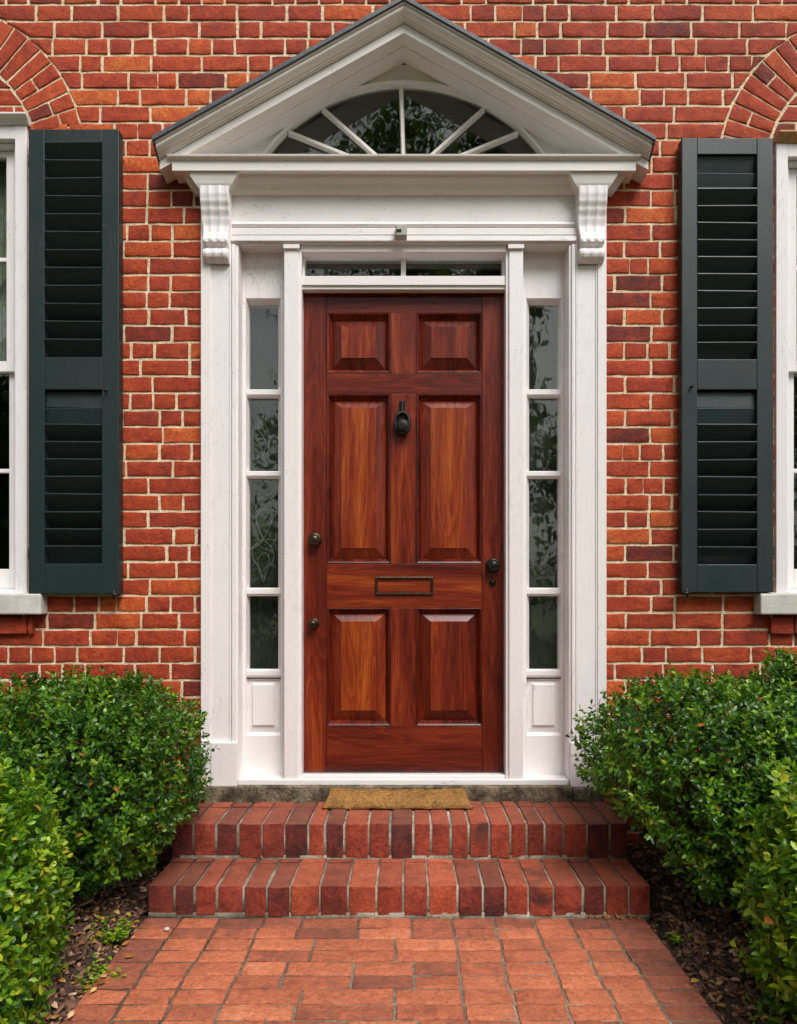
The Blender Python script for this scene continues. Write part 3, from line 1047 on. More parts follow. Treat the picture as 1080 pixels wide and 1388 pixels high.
# side lights
YS = .055
for s in (0, 1):
    def XX(px, y):
        return X(px if s == 0 else mir(px), y)
    m = MB()
    xa, xb = XX(321, YS), XX(388, YS)
    gx0, gx1 = XX(338, .09), XX(377, .09)
    bx0, bx1 = XX(333.5, YS), XX(380.5, YS)
    zt, zb = Z(329, YS), Z(1057, YS)
    gz1, gz0 = Z(404.5, YS), Z(918, YS)
    pz1, pz0 = Z(920, YS), Z(997, YS)
    m.box(xa, bx0, YS, .12, zb, zt); m.box(bx1, xb, YS, .12, zb, zt)
    m.box(bx0, bx1, YS + .0005, .12, gz1, zt)
    m.box(bx0, bx1, YS + .0005, .12, zb, pz0)
    # splayed reveal to the glass
    hx0, hx1 = sorted((bx0, bx1)); kx0, kx1 = sorted((gx0, gx1))
    v, f = m.frame_rings([(hx0, hx1, gz0, gz1, YS + .002), (kx0, kx1, gz0, Z(414, .09), .09), (kx0, kx1, gz0, Z(414, .09), .12)])
    m.add(v, f)
    # foot sill of the side light
    m.box(XX(323, -.02), XX(386, -.02), .01, .12, Z(1061, .0), Z(1056.5, .01))
    so = m.build('sidelight', WHITE, house, bevel=.0012, seg=1)
    tag(so, 'narrow four-pane sidelight %s of the door' % ('left' if s == 0 else 'right'))
    for a, b in ((527, 538), (638, 648), (797, 808), (908, 918.5)):
        q = MB()
        z1_, z0_ = Z(a, .06), Z(b, .06)
        q.prism_x([(.058, z1_ - .004), (.058, z0_ + .010), (.068, z0_), (.094, z0_), (.094, z1_ + .002), (.070, z1_)], min(hx0, hx1) + .001, max(hx0, hx1) - .001)
        q.build('glazing_bar', WHITE, so, bevel=.001, seg=1)
    g = MB()
    g.box(kx0 - .004, kx1 + .004, .092, .095, gz0, Z(412, .09))
    g.build('pane', GLASS, so)
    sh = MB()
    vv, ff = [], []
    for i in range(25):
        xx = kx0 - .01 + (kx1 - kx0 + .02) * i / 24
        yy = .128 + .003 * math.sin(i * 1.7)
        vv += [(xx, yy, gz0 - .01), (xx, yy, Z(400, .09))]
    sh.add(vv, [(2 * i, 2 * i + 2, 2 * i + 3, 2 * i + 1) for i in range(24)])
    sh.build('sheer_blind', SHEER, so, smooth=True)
    if s == 0:
        sc_ = MB()
        P_ = lambda a, b: (X(a, .11), .112, Z(b, .11))
        for cv in ([(357, 790), (362, 772), (371, 757), (368, 742), (356, 733), (343, 741), (343, 757), (352, 772), (357, 790)], [(343, 733), (357, 731), (374, 732)],
                   [(357, 731), (350, 715), (347, 702), (353, 692), (363, 690)], [(357, 731), (364, 716), (369, 704)], [(353, 776), (349, 762), (355, 750), (363, 752), (364, 764), (357, 772)],
                   [(346, 690), (352, 676), (364, 670), (371, 660), (364, 651)], [(345, 655), (352, 664), (349, 676)], [(345, 545), (356, 560), (350, 580), (360, 600), (354, 625)], [(368, 548), (359, 572), (366, 592), (362, 615)]):
            pts = [Vector(P_(*p)) for p in cv]
            fine_ = []
            for i in range(len(pts) - 1):
                p0, p1, p2, p3 = pts[max(i - 1, 0)], pts[i], pts[i + 1], pts[min(i + 2, len(pts) - 1)]
                for q_ in range(5):
                    u_ = q_ / 5
                    fine_.append(.5 * (2 * p1 + (p2 - p0) * u_ + (2 * p0 - 5 * p1 + 4 * p2 - p3) * u_ * u_ + (3 * p1 - p0 - 3 * p2 + p3) * u_ ** 3))
            fine_.append(pts[-1])
            sc_.tube(fine_, .0017, 6)
        sc_.build('scroll_tracery', TRACE, so, smooth=True)
    q = MB()
    rx0, rx1 = sorted((XX(342.5, YS), XX(371, YS)))
    rz0, rz1 = Z(983, YS), Z(928, YS)
    v, f = q.frame_rings([(hx0, hx1, pz0, pz1, YS + .001), (hx0 + .006, hx1 - .006, pz0 + .012, pz1 - .004, YS + .014), (rx0 - .003, rx1 + .003, rz0 - .002, rz1 + .002, YS + .010), (rx0, rx1, rz0, rz1, YS + .001)])
    f.append((12, 13, 14, 15))
    q.add(v, f)
    q.build('panel', WHITE, so, bevel=.001, seg=1)
    # door posts
    p = MB()
    p.box(XX(385, -.022), XX(404, -.022), -.022, .10, Z(1061, -.022), Z(337, -.022))
    p.box(XX(404, -.016), XX(408.5, -.016), -.012, .10, Z(1061, -.02), Z(338, -.02))
    p.box(XX(383.5, -.034), XX(405.5, -.034), -.032, .05, Z(337, -.03), Z(331.3, -.03))
    p.build('door_post', WHITE, house, bevel=.002)

# transom light
m = MB()
xa, xb = X(408.3, .0), X(mir(408.3), .0)
m.box(xa, xb, -.012, .10, Z(341.5, -.012), Z(331.5, -.012))
m.box(xa, xb, .052, .10, Z(350.5, .052), Z(345, .05))
m.box(xa, xa + .010, .030, .10, Z(375, .03), Z(350, .05)); m.box(xb - .010, xb, .030, .10, Z(375, .03), Z(350, .05))
m.box(X(543.3, .05), X(550, .05), .048, .09, Z(375, .03), Z(350.5, .052))
m.box(xa, xb, -.004, .10, Z(386.5, -.004), Z(374, -.004))
m.box(xa, xb, .004, .10, Z(392.5, .004), Z(386.8, .004))
to = m.build('transom', WHITEH, house, bevel=.0015, seg=1)
g = MB(); g.box(xa + .005, xb - .005, .070, .073, Z(376, .06), Z(348, .06)); g.build('pane', GLASS, to)
m = MB(); m.box(xa + .001, xb - .001, .040, .10, Z(399.3, .04), Z(391, .03), tint=.2, horiz=1.0)
m.build('door_header', WOOD, house, bevel=.001)
# threshold and stone step under the frame
m = MB()
m.box(X(323, -.03), X(mir(323), -.03), -.030, .10, Z(1066.5, -.03), Z(1056.8, -.03) )
m.box(X(409, .0), X(mir(409), .0), -.006, .10, Z(1056.8, -.03), Z(1050.3, .0))
m.build('threshold', WHITEH, house, bevel=.003)
m = MB(); m.box(X(409.5, .03), X(mir(409.5), .03), .028, .10, Z(1050.5, .0), Z(1047.6, .03))
m.build('weather_strip', mat_simple('worn_aluminium', (.20, .20, .20), (.35, .34, .33), 30, .4, .6), house, bevel=.001)
st = MB()
zs1 = Z(1066, -.06); zu = E - .849
st.box(X(276, -.06), X(776, -.06), -.060, .10, zu - .10, zs1)
st.box(X(776.6, -.06), X(821, -.06), -.054, .10, zu - .10, zs1 - .005)
sl = st.build('door_sill_stone', DARKSTONE, house, bevel=.006)

# ------------------------------------------------------------------ the door
YD = .050
dr = MB()
ht, hb = Z(400, YD), Z(1047.3, YD)
PX = dict(L=(409.2, 442.3), A=(442.7, 529.2), M=(529.6, 563.4), B=(563.8, 653), R=(653.4, 686.8))
rows = ((424, 506), (534, 764), (824, 984))


def dbox(xa, xb, za, zb, horiz, tint, seed, dy=0.0):
    dr.box(X(xa, YD), X(xb, YD), YD + dy, YD + .045, Z(zb, YD), Z(za, YD), horiz=horiz, tint=tint, seed=seed)


dbox(*PX['L'], 400, 1047.3, 0, .24, 1.3); dbox(*PX['R'], 400, 1047.3, 0, .26, 2.9)
for i, (a, b, tn) in enumerate(((400, 424, .14), (506.2, 533.8, .20), (764.2, 823.8, .34), (984.2, 1047.3, .22))):
    dbox(PX['A'][0], PX['B'][1], a, b, 1, tn, 4.2 + i * 1.7, .0006)
for i, ((a, b), tn) in enumerate(zip(rows, (.36, .34, .28))):
    dbox(*PX['M'], a, b, 0, tn, 9.1 + i * 2.3, .0003)
door = dr.build('door', WOOD, house, bevel=.0012)
tag(door, 'glossy mahogany six-panel front door')
ptint = {(0, 'A'): .32, (0, 'B'): .30, (1, 'A'): .44, (1, 'B'): .52, (2, 'A'): .50, (2, 'B'): .32}
for i, (pa, pb) in enumerate(rows):
    for j, c in enumerate('AB'):
        p = MB()
        xa, xb = PX[c]
        o = (X(xa, YD), X(xb, YD), Z(pb, YD), Z(pa, YD))
        w1, w2 = 7.0 * .00317, 19.5 * .00317
        dp = .017
        R_ = [(o[0], o[1], o[2], o[3], YD + .001), (o[0] + .003, o[1] - .003, o[2] + .003, o[3] - .003, YD - .0015), (o[0] + .008, o[1] - .008, o[2] + .009, o[3] - .008, YD + .002),
              (o[0] + .016, o[1] - .016, o[2] + .018, o[3] - .016, YD + dp - .002), (o[0] + w1, o[1] - w1, o[2] + w1, o[3] - w1 - .002, YD + dp + .006), (o[0] + w2, o[1] - w2, o[2] + w2 + .004, o[3] - w2 + .004, YD + .004),
              (o[0] + w2 + .001, o[1] - w2 - .001, o[2] + w2 + .005, o[3] - w2 + .003, YD + .0015)]
        # the moulding keeps the frame's colour, the raised field and its bevels have their own grain
        v, f = p.frame_rings(R_[:5])
        p.add(v, f, tint=.16, seed=20.0 + i * 3.7 + j * 9.3)
        v, f = p.frame_rings(R_[4:6])
        p.add(v, f, tint=ptint[(i, c)] - .17, seed=21.3 + i * 3.7 + j * 9.3)
        v, f = p.frame_rings(R_[5:])
        f.append((4, 5, 6, 7))
        p.add(v, f, tint=ptint[(i, c)], seed=20.0 + i * 3.7 + j * 9.3)
        p.build('panel', WOOD, door)


def knob(px, py, r, name, prof=None, mat=BRONZE):
    k = MB()
    c = (X(px, YD - .03), YD, Z(py, YD - .03))
    k.lathe_y(c, prof or [(r * 1.08, .001), (r * 1.08, -.004), (r * .9, -.007), (r * .45, -.010), (r * .42, -.018), (r * .85, -.022), (r * 1.0, -.030), (r * .95, -.037),
                          (r * .70, -.042), (r * .62, -.040), (r * .45, -.043), (r * .2, -.046)], 24)
    o = k.build(name, mat, door, smooth=True)
    return o


knob(426, 731, .0285, 'knob'); knob(424, 845, .022, 'knob'); knob(669, 766, .029, 'knob', mat=IRON)
knob(668.5, 789, .0155, 'lock_cylinder', [(.0150, .001), (.0150, -.006), (.0125, -.010), (.0085, -.011), (.008, -.016), (.003, -.017)], IRON)
kn = MB()
kx = X(545, YD)
kz = lambda py: Z(py, YD)
kn.box(kx - .012, kx + .012, YD - .008, YD, kz(562), kz(543.5))
kn.tube([(kx, YD - .012, kz(545)), (kx, YD - .016, kz(562))], [.005, .008], 10)
for s in (-1, 1):
    kn.tube([(kx, YD - .020, kz(560.5)), (kx + s * .018, YD - .022, kz(563)), (kx + s * .029, YD - .024, kz(569)), (kx + s * .031, YD - .026, kz(577)), (kx + s * .024, YD - .026, kz(585)), (kx, YD - .026, kz(590))], [.007, .008, .007, .008, .010, .012], 10)
kn.lathe_y((kx, YD, kz(580)), [(.030, 0), (.032, -.010), (.034, -.022), (.030, -.032), (.024, -.036), (.022, -.044), (.012, -.046)], 24)
kn.box(kx - .022, kx + .022, YD - .012, YD, kz(574), kz(562))
kn.build('knocker', IRON, door, bevel=.001, smooth=False)
ms = MB()
a, b, c, d = X(508.5, YD), X(587.5, YD), Z(806.5, YD), Z(781.5, YD)
w = .0115
R_ = [(a, b, c, d, YD), (a + .001, b - .001, c + .001, d - .001, YD - .007), (a + .004, b - .004, c + .004, d - .004, YD - .009), (a + w - .002, b - w + .002, c + w - .002, d - w + .002, YD - .008), (a + w, b - w, c + w, d - w, YD - .001)]
v, f = ms.frame_rings(R_)
ms.add(v, f)
mo = ms.build('mail_slot', BRONZE, door)

# ------------------------------------------------------------------ motion sensor on the frieze
sens = thing('motion_sensor', (X(542.5, -.04), -.037, Z(322, -.05)), 'small grey box sensor fixed to the white frieze above the door', 'sensor')
m = MB(); m.box(X(535.5, -.06), X(551.5, -.06), -.070, -.0285, Z(321.5, -.06), Z(304.5, -.06))
m.build('housing', GREYP, sens, bevel=.007, seg=3)
m = MB(); m.box(X(537.2, -.06), X(544, -.06), -.0725, -.066, Z(314.6, -.07), Z(310.8, -.07)); m.build('lens', DARKP, sens, bevel=.001)

# ------------------------------------------------------------------ brick steps
steps = thing('brick_steps', (0, -.35, 0), 'two red brick steps of bricks on edge below the front door', 'steps')
rs = random.Random(5)
SX0, SX1 = X(233, -.358), X(850, -.358)
zl = E - .980
YA, YB = -.358, -.618
for (yf, yb, zt, zb, nb) in ((YA, -.056, zu, zl + .002, 22), (YB, YA + .02, zl, .004, 20)):
    m = MB()
    ws = np.array([rs.uniform(.80, 1.2) for _ in range(nb)]); ws = ws / ws.sum() * (SX1 - SX0)
    x = SX0
    for i, wd in enumerate(ws):
        g = .0040 * rs.uniform(.7, 1.5)
        xa, xb = x + g, x + wd - g
        if i == 0: xa = x
        if i == nb - 1: xb = x + wd
        tn = rs.choice((rs.uniform(.10, .34), rs.uniform(.36, .56), rs.uniform(.42, .74)))
        sdv = rs.uniform(0, 60)
        dzt = rs.uniform(-.002, .002); dyf = rs.uniform(-.003, .003); sk = rs.uniform(-.002, .002)
        # full block: face looks up, rounded edges on all four sides
        ysplit = [(yf + dyf, yb)] if yb - yf < .28 else [(yf + dyf, yf + .222), (yf + .230, yb)]
        for (ya, yb_) in ysplit:
            brick(m, [(xa, ya), (xb, ya), (xb + sk, yb_), (xa + sk, yb_)], zt + dzt, zt - zb - .004, r=.0036, jit=.0009, tint=tn, seed=sdv, inner=(3, 5), axis='floor', face_rough=.0010)
            tn = min(.8, tn + .05)
        x += wd
    m.box(SX0 + .006, SX1 - .006, yf + .0055, yb - .001, zb - .02, zt - .0056, mi=1)
    m.box(SX0 + .002, SX1 - .002, yf + .002, yf + .03, zb - .02, zb + .010, mi=1)
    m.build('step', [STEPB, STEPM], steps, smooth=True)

# ------------------------------------------------------------------ doormat leaning on the sill
mt = MB()
mx0, mx1 = X(437, -.17), X(640, -.17)
prof = [(-.176, .004), (-.150, .006), (-.125, .010), (-.100, .017), (-.084, .028), (-.076, .040), (-.070, .052)]
nx = 60
nrm = .009
top, bot = [], []
v, f = [], []
for i in range(nx + 1):
    u = i / nx
    for k, (yy, zz) in enumerate(prof):
        sag = .006 * math.sin(u * math.pi) * (k / 6) * -1 + .0020 * math.sin(u * 23 + k) + .0015 * math.sin(u * 61 + 2 * k)
        inset = .022 * (k / 6) * (1 - 2 * u) + RNG.normal(0, .0012)
        xx = mx0 + (mx1 - mx0) * u + inset
        v.append((xx, yy + RNG.normal(0, .0012), zu + zz + nrm + sag + RNG.normal(0, .0008)))
        v.append((xx, yy + .002, zu + zz + (0 if k else -.001) + sag * .6))
K = len(prof)
for i in range(nx):
    for k in range(K - 1):
        a = 2 * (i * K + k); b = 2 * ((i + 1) * K + k)
        f.append((a, b, b + 2, a + 2)); f.append((a + 1, a + 3, b + 3, b + 1))
    a = 2 * (i * K); b = 2 * ((i + 1) * K); f.append((a, a + 1, b + 1, b))
    a = 2 * (i * K + K - 1); b = 2 * ((i + 1) * K + K - 1); f.append((a, b, b + 1, a + 1))
for i in (0, nx):
    for k in range(K - 1):
        a = 2 * (i * K + k); f.append((a, a + 2, a + 3, a + 1))
mt.add(v, f)
mat_o = mt.build('doormat', COIR, None, smooth=True)
nf = 5200
base_v = np.array(v)[::2].reshape(nx + 1, K, 3)
iu = RNG.integers(0, nx, nf); ik = RNG.integers(0, K - 1, nf)
edge = RNG.random(nf) < .22
ik = np.where(edge & (RNG.random(nf) < .6), 0, ik)
fu, fk = RNG.random((nf, 1)), np.where(edge, 0, RNG.random(nf))[:, None]
p0 = base_v[iu, ik] * (1 - fu) * (1 - fk) + base_v[iu + 1, ik] * fu * (1 - fk) + base_v[iu, ik + 1] * (1 - fu) * fk + base_v[iu + 1, ik + 1] * fu * fk
dr_ = RNG.normal(0, 1, (nf, 3)) * np.array([1, .5, .35]) + np.array([0, -.35, .45])
dr_ /= np.linalg.norm(dr_, axis=1)[:, None]
ln_ = RNG.uniform(.004, .013, (nf, 1))
sdn = np.cross(dr_, np.array([.3, 1, .2])); sdn /= np.linalg.norm(sdn, axis=1)[:, None]
Vf = np.stack([p0 - sdn * .0006, p0 + sdn * .0006, p0 + dr_ * ln_], 1).reshape(-1, 3)
fib = mat_tint('coir_pile', [(0, (.10, .045, .015)), (.5, (.42, .22, .07)), (1, (.70, .46, .20))], .95)
fo_ = fast_mesh('coir_pile', Vf, np.arange(nf * 3).reshape(-1, 3), fib, np.repeat(RNG.beta(2, 1.6, nf), 3), mat_o)
tag(mat_o, 'worn tan coir doormat on the top brick step against the door sill', 'doormat')

# ------------------------------------------------------------------ path
pt = MB()
PX0, PX1 = -.885, .812
rowh = .0752
y = YB - .004
ri_ = 0
rp = random.Random(11)
cols = [0]
while cols[-1] < PX1 - PX0 - .09:
    cols.append(cols[-1] + rp.uniform(.120, .140))
cols[-1] = PX1 - PX0
while y > -4.6:
    y2 = y - rowh * rp.uniform(.95, 1.05)
    x_off = {}
    edges = []
    blk = (ri_ // 1)
    for ci, c in enumerate(cols):
        x0_ = PX0 + c
        if 0 < ci < len(cols) - 1:
            # some columns break joint from row to row, others run straight
            brk = .066 if (ci in (4, 5, 6) and (ri_ // 2 + ci) % 2) else 0
            x0_ += brk + rp.uniform(-.005, .005) + .006 * math.sin(y * 3 + ci)
            x0_ += .05 * max(0, .0)
        edges.append(x0_)
    edges = sorted(edges)
    edges = [e for i, e in enumerate(edges) if i in (0, len(edges) - 1) or e - edges[i - 1] > .082]
    for a, b in zip(edges, edges[1:]):
        if b - a < .03:
            continue
        edge = min(a - PX0, PX1 - b)
        tn = rp.choice((rp.uniform(.42, .62), rp.uniform(.5, .8), rp.uniform(.3, .5)))
        if edge < .05 and rp.random() < .75:
            tn = rp.uniform(.10, .32)          # moss and soil darken the border bricks
        elif y > -.74 and rp.random() < .4:
            tn = rp.uniform(.12, .36)
        elif rp.random() < .06:
            tn = rp.uniform(.18, .34)
        g = .0038
        sk = rp.uniform(-.003, .003)
        q = [(a + g, y2 + g * .7 + sk), (b - g, y2 + g * .7 - sk), (b - g, y - g * .7 - sk), (a + g, y - g * .7 + sk)]
        brick(pt, q, rp.uniform(-.0010, .0010), .04, r=.0038, jit=.0012, tint=tn, seed=rp.uniform(0, 60), inner=(4, 2), axis='floor', face_rough=.0008)
    y = y2; ri_ += 1
pt.box(PX0 + .004, PX1 - .004, -4.6, YB + .03, -.06, -.0030, mi=1)
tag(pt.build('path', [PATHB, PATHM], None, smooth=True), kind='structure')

# ------------------------------------------------------------------ ground, mulch
def gz(x, y):
    side = max(0.0, min(1.0, (abs(x + .03) - .85) / .10))
    h = -.055 + side * (.045 + .035 * mnoise.noise((x * 3, y * 3, 1.7)) + .012 * mnoise.noise((x * 14, y * 14, 4)))
    if x < 0:
        h += side * .02
    return h + .05 * side * max(0, min(1, (y + .75) / .5))


gx = np.linspace(-3.0, 3.0, 151); gy = np.linspace(-3.4, .02, 101)
V = np.array([(a, b, gz(a, b)) for b in gy for a in gx])
nX = len(gx)
F = np.array([(j * nX + i, j * nX + i + 1, (j + 1) * nX + i + 1, (j + 1) * nX + i) for j in range(len(gy) - 1) for i in range(nX - 1)])
tag(fast_mesh('mulch_bed', V, F, SOIL, np.full(len(V), .5), smooth=True), kind='structure')
m = MB()
m.add([(-150, -150, -.09), (150, -150, -.09), (150, 150, -.09), (-150, 150, -.09)], [(0, 1, 2, 3)])
tag(m.build('lawn', LAWN), kind='structure')

# bark chips
N = 17000
px_ = np.where(RNG.random(N) < .5, RNG.uniform(-1.75, -.875, N), RNG.uniform(.80, 1.75, N))
py_ = RNG.uniform(-1.75, .0, N)
pz_ = np.array([gz(a, b) for a, b in zip(px_, py_)]) + RNG.uniform(.001, .014, N)
ang = RNG.uniform(0, 6.28, N)
Lc = RNG.gamma(2.2, .0038, N) + .004; Wc = Lc * RNG.uniform(.25, .6, N); Tc = RNG.uniform(.0015, .004, N)
tl1, tl2 = RNG.normal(0, .45, N), RNG.normal(0, .45, N)
ax = np.stack([np.cos(ang), np.sin(ang), tl1], 1); ax /= np.linalg.norm(ax, axis=1)[:, None]
up = np.stack([np.zeros(N), tl2, np.ones(N)], 1)
ay = np.cross(up, ax); ay /= np.linalg.norm(ay, axis=1)[:, None]
az = np.cross(ax, ay)
P = np.stack([px_, py_, pz_], 1)
cs = [(-1, -.5, 0), (-.5, -1, 0), (.8, -.8, 0), (1, .3, 0), (.2, 1, 0), (-.9, .6, 0)]
cor = []
for zc_ in (-1, 1):
    for cx_, cy_, _ in cs:
        cor.append(P + ax * (cx_ * Lc)[:, None] + ay * (cy_ * Wc)[:, None] + az * (zc_ * Tc)[:, None])
V = np.stack(cor, 1).reshape(-1, 3)
b = (np.arange(N) * 12)[:, None]
top = b + np.array([[6, 7, 8, 9, 10, 11]])
sid = np.concatenate([b + np.array([[i, (i + 1) % 6, 6 + (i + 1) % 6, 6 + i]]) for i in range(6)])
tag(fast_mesh('bark_mulch', V, [top, sid], CHIP, np.repeat(np.clip(RNG.beta(1.1, 2.4, N), 0, 1), 12)), kind='stuff')


# ------------------------------------------------------------------ leaves and shrubs
def leaf_arrays(pos, axis, nrm, ln, wd, fold=.18, droop=.25):
    axis = axis / np.linalg.norm(axis, axis=1)[:, None]
    sdv = np.cross(nrm, axis); sdv /= np.maximum(np.linalg.norm(sdv, axis=1), 1e-6)[:, None]
    n = np.cross(axis, sdv)
    L_, W_ = ln[:, None], wd[:, None]

    def pt(u, s, h):
        return pos + axis * (u * L_) + sdv * (s * W_ * .5) + n * (h * W_ - droop * u * u * L_)
    vs = [pt(0, 0, 0), pt(.32, -.86, fold), pt(.32, 0, 0), pt(.32, .86, fold), pt(.68, -.88, fold), pt(.68, 0, 0), pt(.68, .88, fold), pt(1, 0, 0)]
    V = np.stack(vs, 1).reshape(-1, 3)
    b = (np.arange(len(pos)) * 8)[:, None]
    tri = np.concatenate([b + np.array([t]) for t in ((0, 2, 1), (0, 3, 2), (4, 5, 7), (5, 6, 7))])
    quad = np.concatenate([b + np.array([t]) for t in ((1, 2, 5, 4), (2, 3, 6, 5))])
    return V, tri, quad


def sines(d, seed, f=4.0):
    r = np.random.default_rng(seed)
    o = np.zeros(len(d))
    for i in range(7):
        w = r.normal(0, f * (1 + i * .35), 3)
        o += np.sin(d @ w + r.uniform(0, 6.28)) / (1 + i * .35)
    return o / 3.0


def shrub(name, label, cat, c, rad, nexp, nspr, leaf, seed, mat, tbias, zmin, shoots=0, ground=0.0, lump=.10, cut=None, extra=None):
    r = np.random.default_rng(seed)
    root = thing(name, (c[0], c[1], ground), label, cat)
    c = np.array(c); rad = np.array(rad)
    d = r.normal(0, 1, (nspr, 3)); d /= np.linalg.norm(d, axis=1)[:, None]
    R = (np.abs(d / rad) ** nexp).sum(1) ** (-1 / nexp)
    R *= 1 + lump * sines(d, seed) + .04 * sines(d, seed + 1, 12)
    t = 1 - .55 * r.random(nspr) ** 2.2 + r.exponential(.018, nspr)
    pos = c + d * (R * t)[:, None]
    outw = d
    if extra:
        ce, re_, ne = extra
        de = r.normal(0, 1, (ne, 3)); de /= np.linalg.norm(de, axis=1)[:, None]
        pos = np.concatenate([pos, np.array(ce) + de * np.array(re_) * (1 - .6 * r.random((ne, 1)) ** 2) * (1 + .15 * sines(de, seed + 9))[:, None]])
        outw = np.concatenate([d, de]); nspr = nspr + ne
    axis = outw * .75 + np.array([0, 0, .55]) + r.normal(0, .42, (nspr, 3))
    if shoots:
        ds = r.normal(0, 1, (shoots, 3)); ds[:, 2] = np.abs(ds[:, 2]); ds /= np.linalg.norm(ds, axis=1)[:, None]
        Rs = (np.abs(ds / rad) ** nexp).sum(1) ** (-1 / nexp)
        ps = c + ds * (Rs * r.uniform(.98, 1.10, shoots))[:, None]
        pos = np.concatenate([pos, ps]); axis = np.concatenate([axis, ds * .5 + np.array([0, 0, .9]) + r.normal(0, .25, (shoots, 3))])
    keep = pos[:, 2] > zmin + .03 * sines(pos * 4, seed + 3)
    keep &= pos[:, 1] < -.02
    if cut is not None:
        keep &= cut(pos)
    pos, axis = pos[keep], axis[keep]
    axis /= np.linalg.norm(axis, axis=1)[:, None]
    k = 7
    n = len(pos)
    sl = leaf * r.uniform(1.2, 2.3, n)
    st = np.clip(r.beta(1.7, 2.2, n), 0, 1) * .74 + tbias - .05
    P_, A_, N_, Ls, Ws, T_ = [], [], [], [], [], []
    ref = np.where(np.abs(axis[:, 2:3]) < .9, np.array([[0, 0, 1.0]]), np.array([[1.0, 0, 0]]))
    e1 = np.cross(axis, ref); e1 /= np.linalg.norm(e1, axis=1)[:, None]
    e2 = np.cross(axis, e1)
    ph = r.uniform(0, 6.28, n)
    for j in range(k):
        u = j / (k - 1)
        a = ph + j * 2.4 + r.normal(0, .3, n)
        perp = e1 * np.cos(a)[:, None] + e2 * np.sin(a)[:, None]
        P_.append(pos + axis * (sl * (u - .6))[:, None])
        A_.append(axis * (.35 + .7 * u) + perp * (1.05 - .45 * u) + r.normal(0, .18, (n, 3)))
        N_.append(axis * (1.0 - .3 * u) - perp * (.35 + .5 * u) + r.normal(0, .25, (n, 3)))
        Ls.append(leaf * r.uniform(.7, 1.15, n) * (1 - .25 * u)); Ws.append(leaf * r.uniform(.44, .60, n) * (1 - .2 * u))
        T_.append(st + .10 * (u - .4) + r.normal(0, .13, n))
    T = np.concatenate(T_)
    rare = r.random(len(T))
    T = np.where(rare > .993, r.uniform(.975, 1.0, len(T)), np.clip(T, 0, .955))
    V, tri, quad = leaf_arrays(np.concatenate(P_), np.concatenate(A_), np.concatenate(N_), np.concatenate(Ls), np.concatenate(Ws))
    fast_mesh('foliage', V, [tri, quad], mat, np.repeat(T, 8), root)
    tw = MB()
    base = Vector((c[0], c[1], ground - .02))
    rr = random.Random(seed)
    for i in range(9):
        b0 = base + Vector((rr.uniform(-.07, .07), rr.uniform(-.06, .06), 0))
        q = Vector(pos[rr.randrange(n)]); q = Vector(c) + (q - Vector(c)) * .8
        mid = b0.lerp(q, .45) + Vector((rr.uniform(-.04, .04), rr.uniform(-.04, .04), .06))
        tw.tube([b0, b0.lerp(mid, .5) + Vector((0, 0, .02)), mid, q], [.014, .011, .008, .003], 6)
        for _ in range(6):
            q2 = Vector(pos[rr.randrange(n)]); q2 = mid + (q2 - mid) * .85
            tw.tube([mid, mid.lerp(q2, .5) + Vector((rr.uniform(-.02, .02), rr.uniform(-.02, .02), .03)), q2], [.006, .004, .0018], 5)
    tw.build('stem', BARK, root, smooth=True)
    return root


def at(px, py, d):
    return ((px - VX) * d / 1000, d - D, E + (VY - py) * d / 1000)


shrub('boxwood_shrub', 'rounded dark green shrub against the brick wall left of the steps', 'shrub', at(108, 1056, 2.62), (.42, .36, .360), 2.35, 4300, .0265, 31, LEAFD, .06, .10, 40, .0, cut=lambda p: p[:, 0] < np.where(p[:, 2] > .40, -.665, -.71 - (.40 - p[:, 2]) * .75))
shrub('boxwood_shrub', 'boxy dark green shrub against the brick wall right of the steps', 'shrub', at(980, 1066, 2.60), (.475, .36, .355), 3.0, 4900, .0272, 47, LEAFD, .08, .10, 60, .0, cut=lambda p: p[:, 0] > np.where(p[:, 2] > .42, .60, .67 + (.42 - p[:, 2]) * .95), extra=(at(1075, 960, 2.62), (.16, .20, .20), 700))
shrub('holly_shrub', 'bright yellow-green shrub in the near left corner beside the path', 'shrub', at(-112, 1272, 1.85), (.30, .36, .43), 2.5, 3500, .0285, 53, LEAFY, .20, -.01, 70, -.02, cut=lambda p: p[:, 0] < np.where(p[:, 2] > .30, -.76, -.80 - (.30 - p[:, 2]) * .22))
shrub('holly_shrub', 'loose leggy yellow-green shrub in the near right corner beside the path', 'shrub', at(1205, 1275, 1.85), (.30, .33, .44), 2.2, 2100, .036, 67, LEAFY, .22, -.01, 150, -.02, lump=.2)
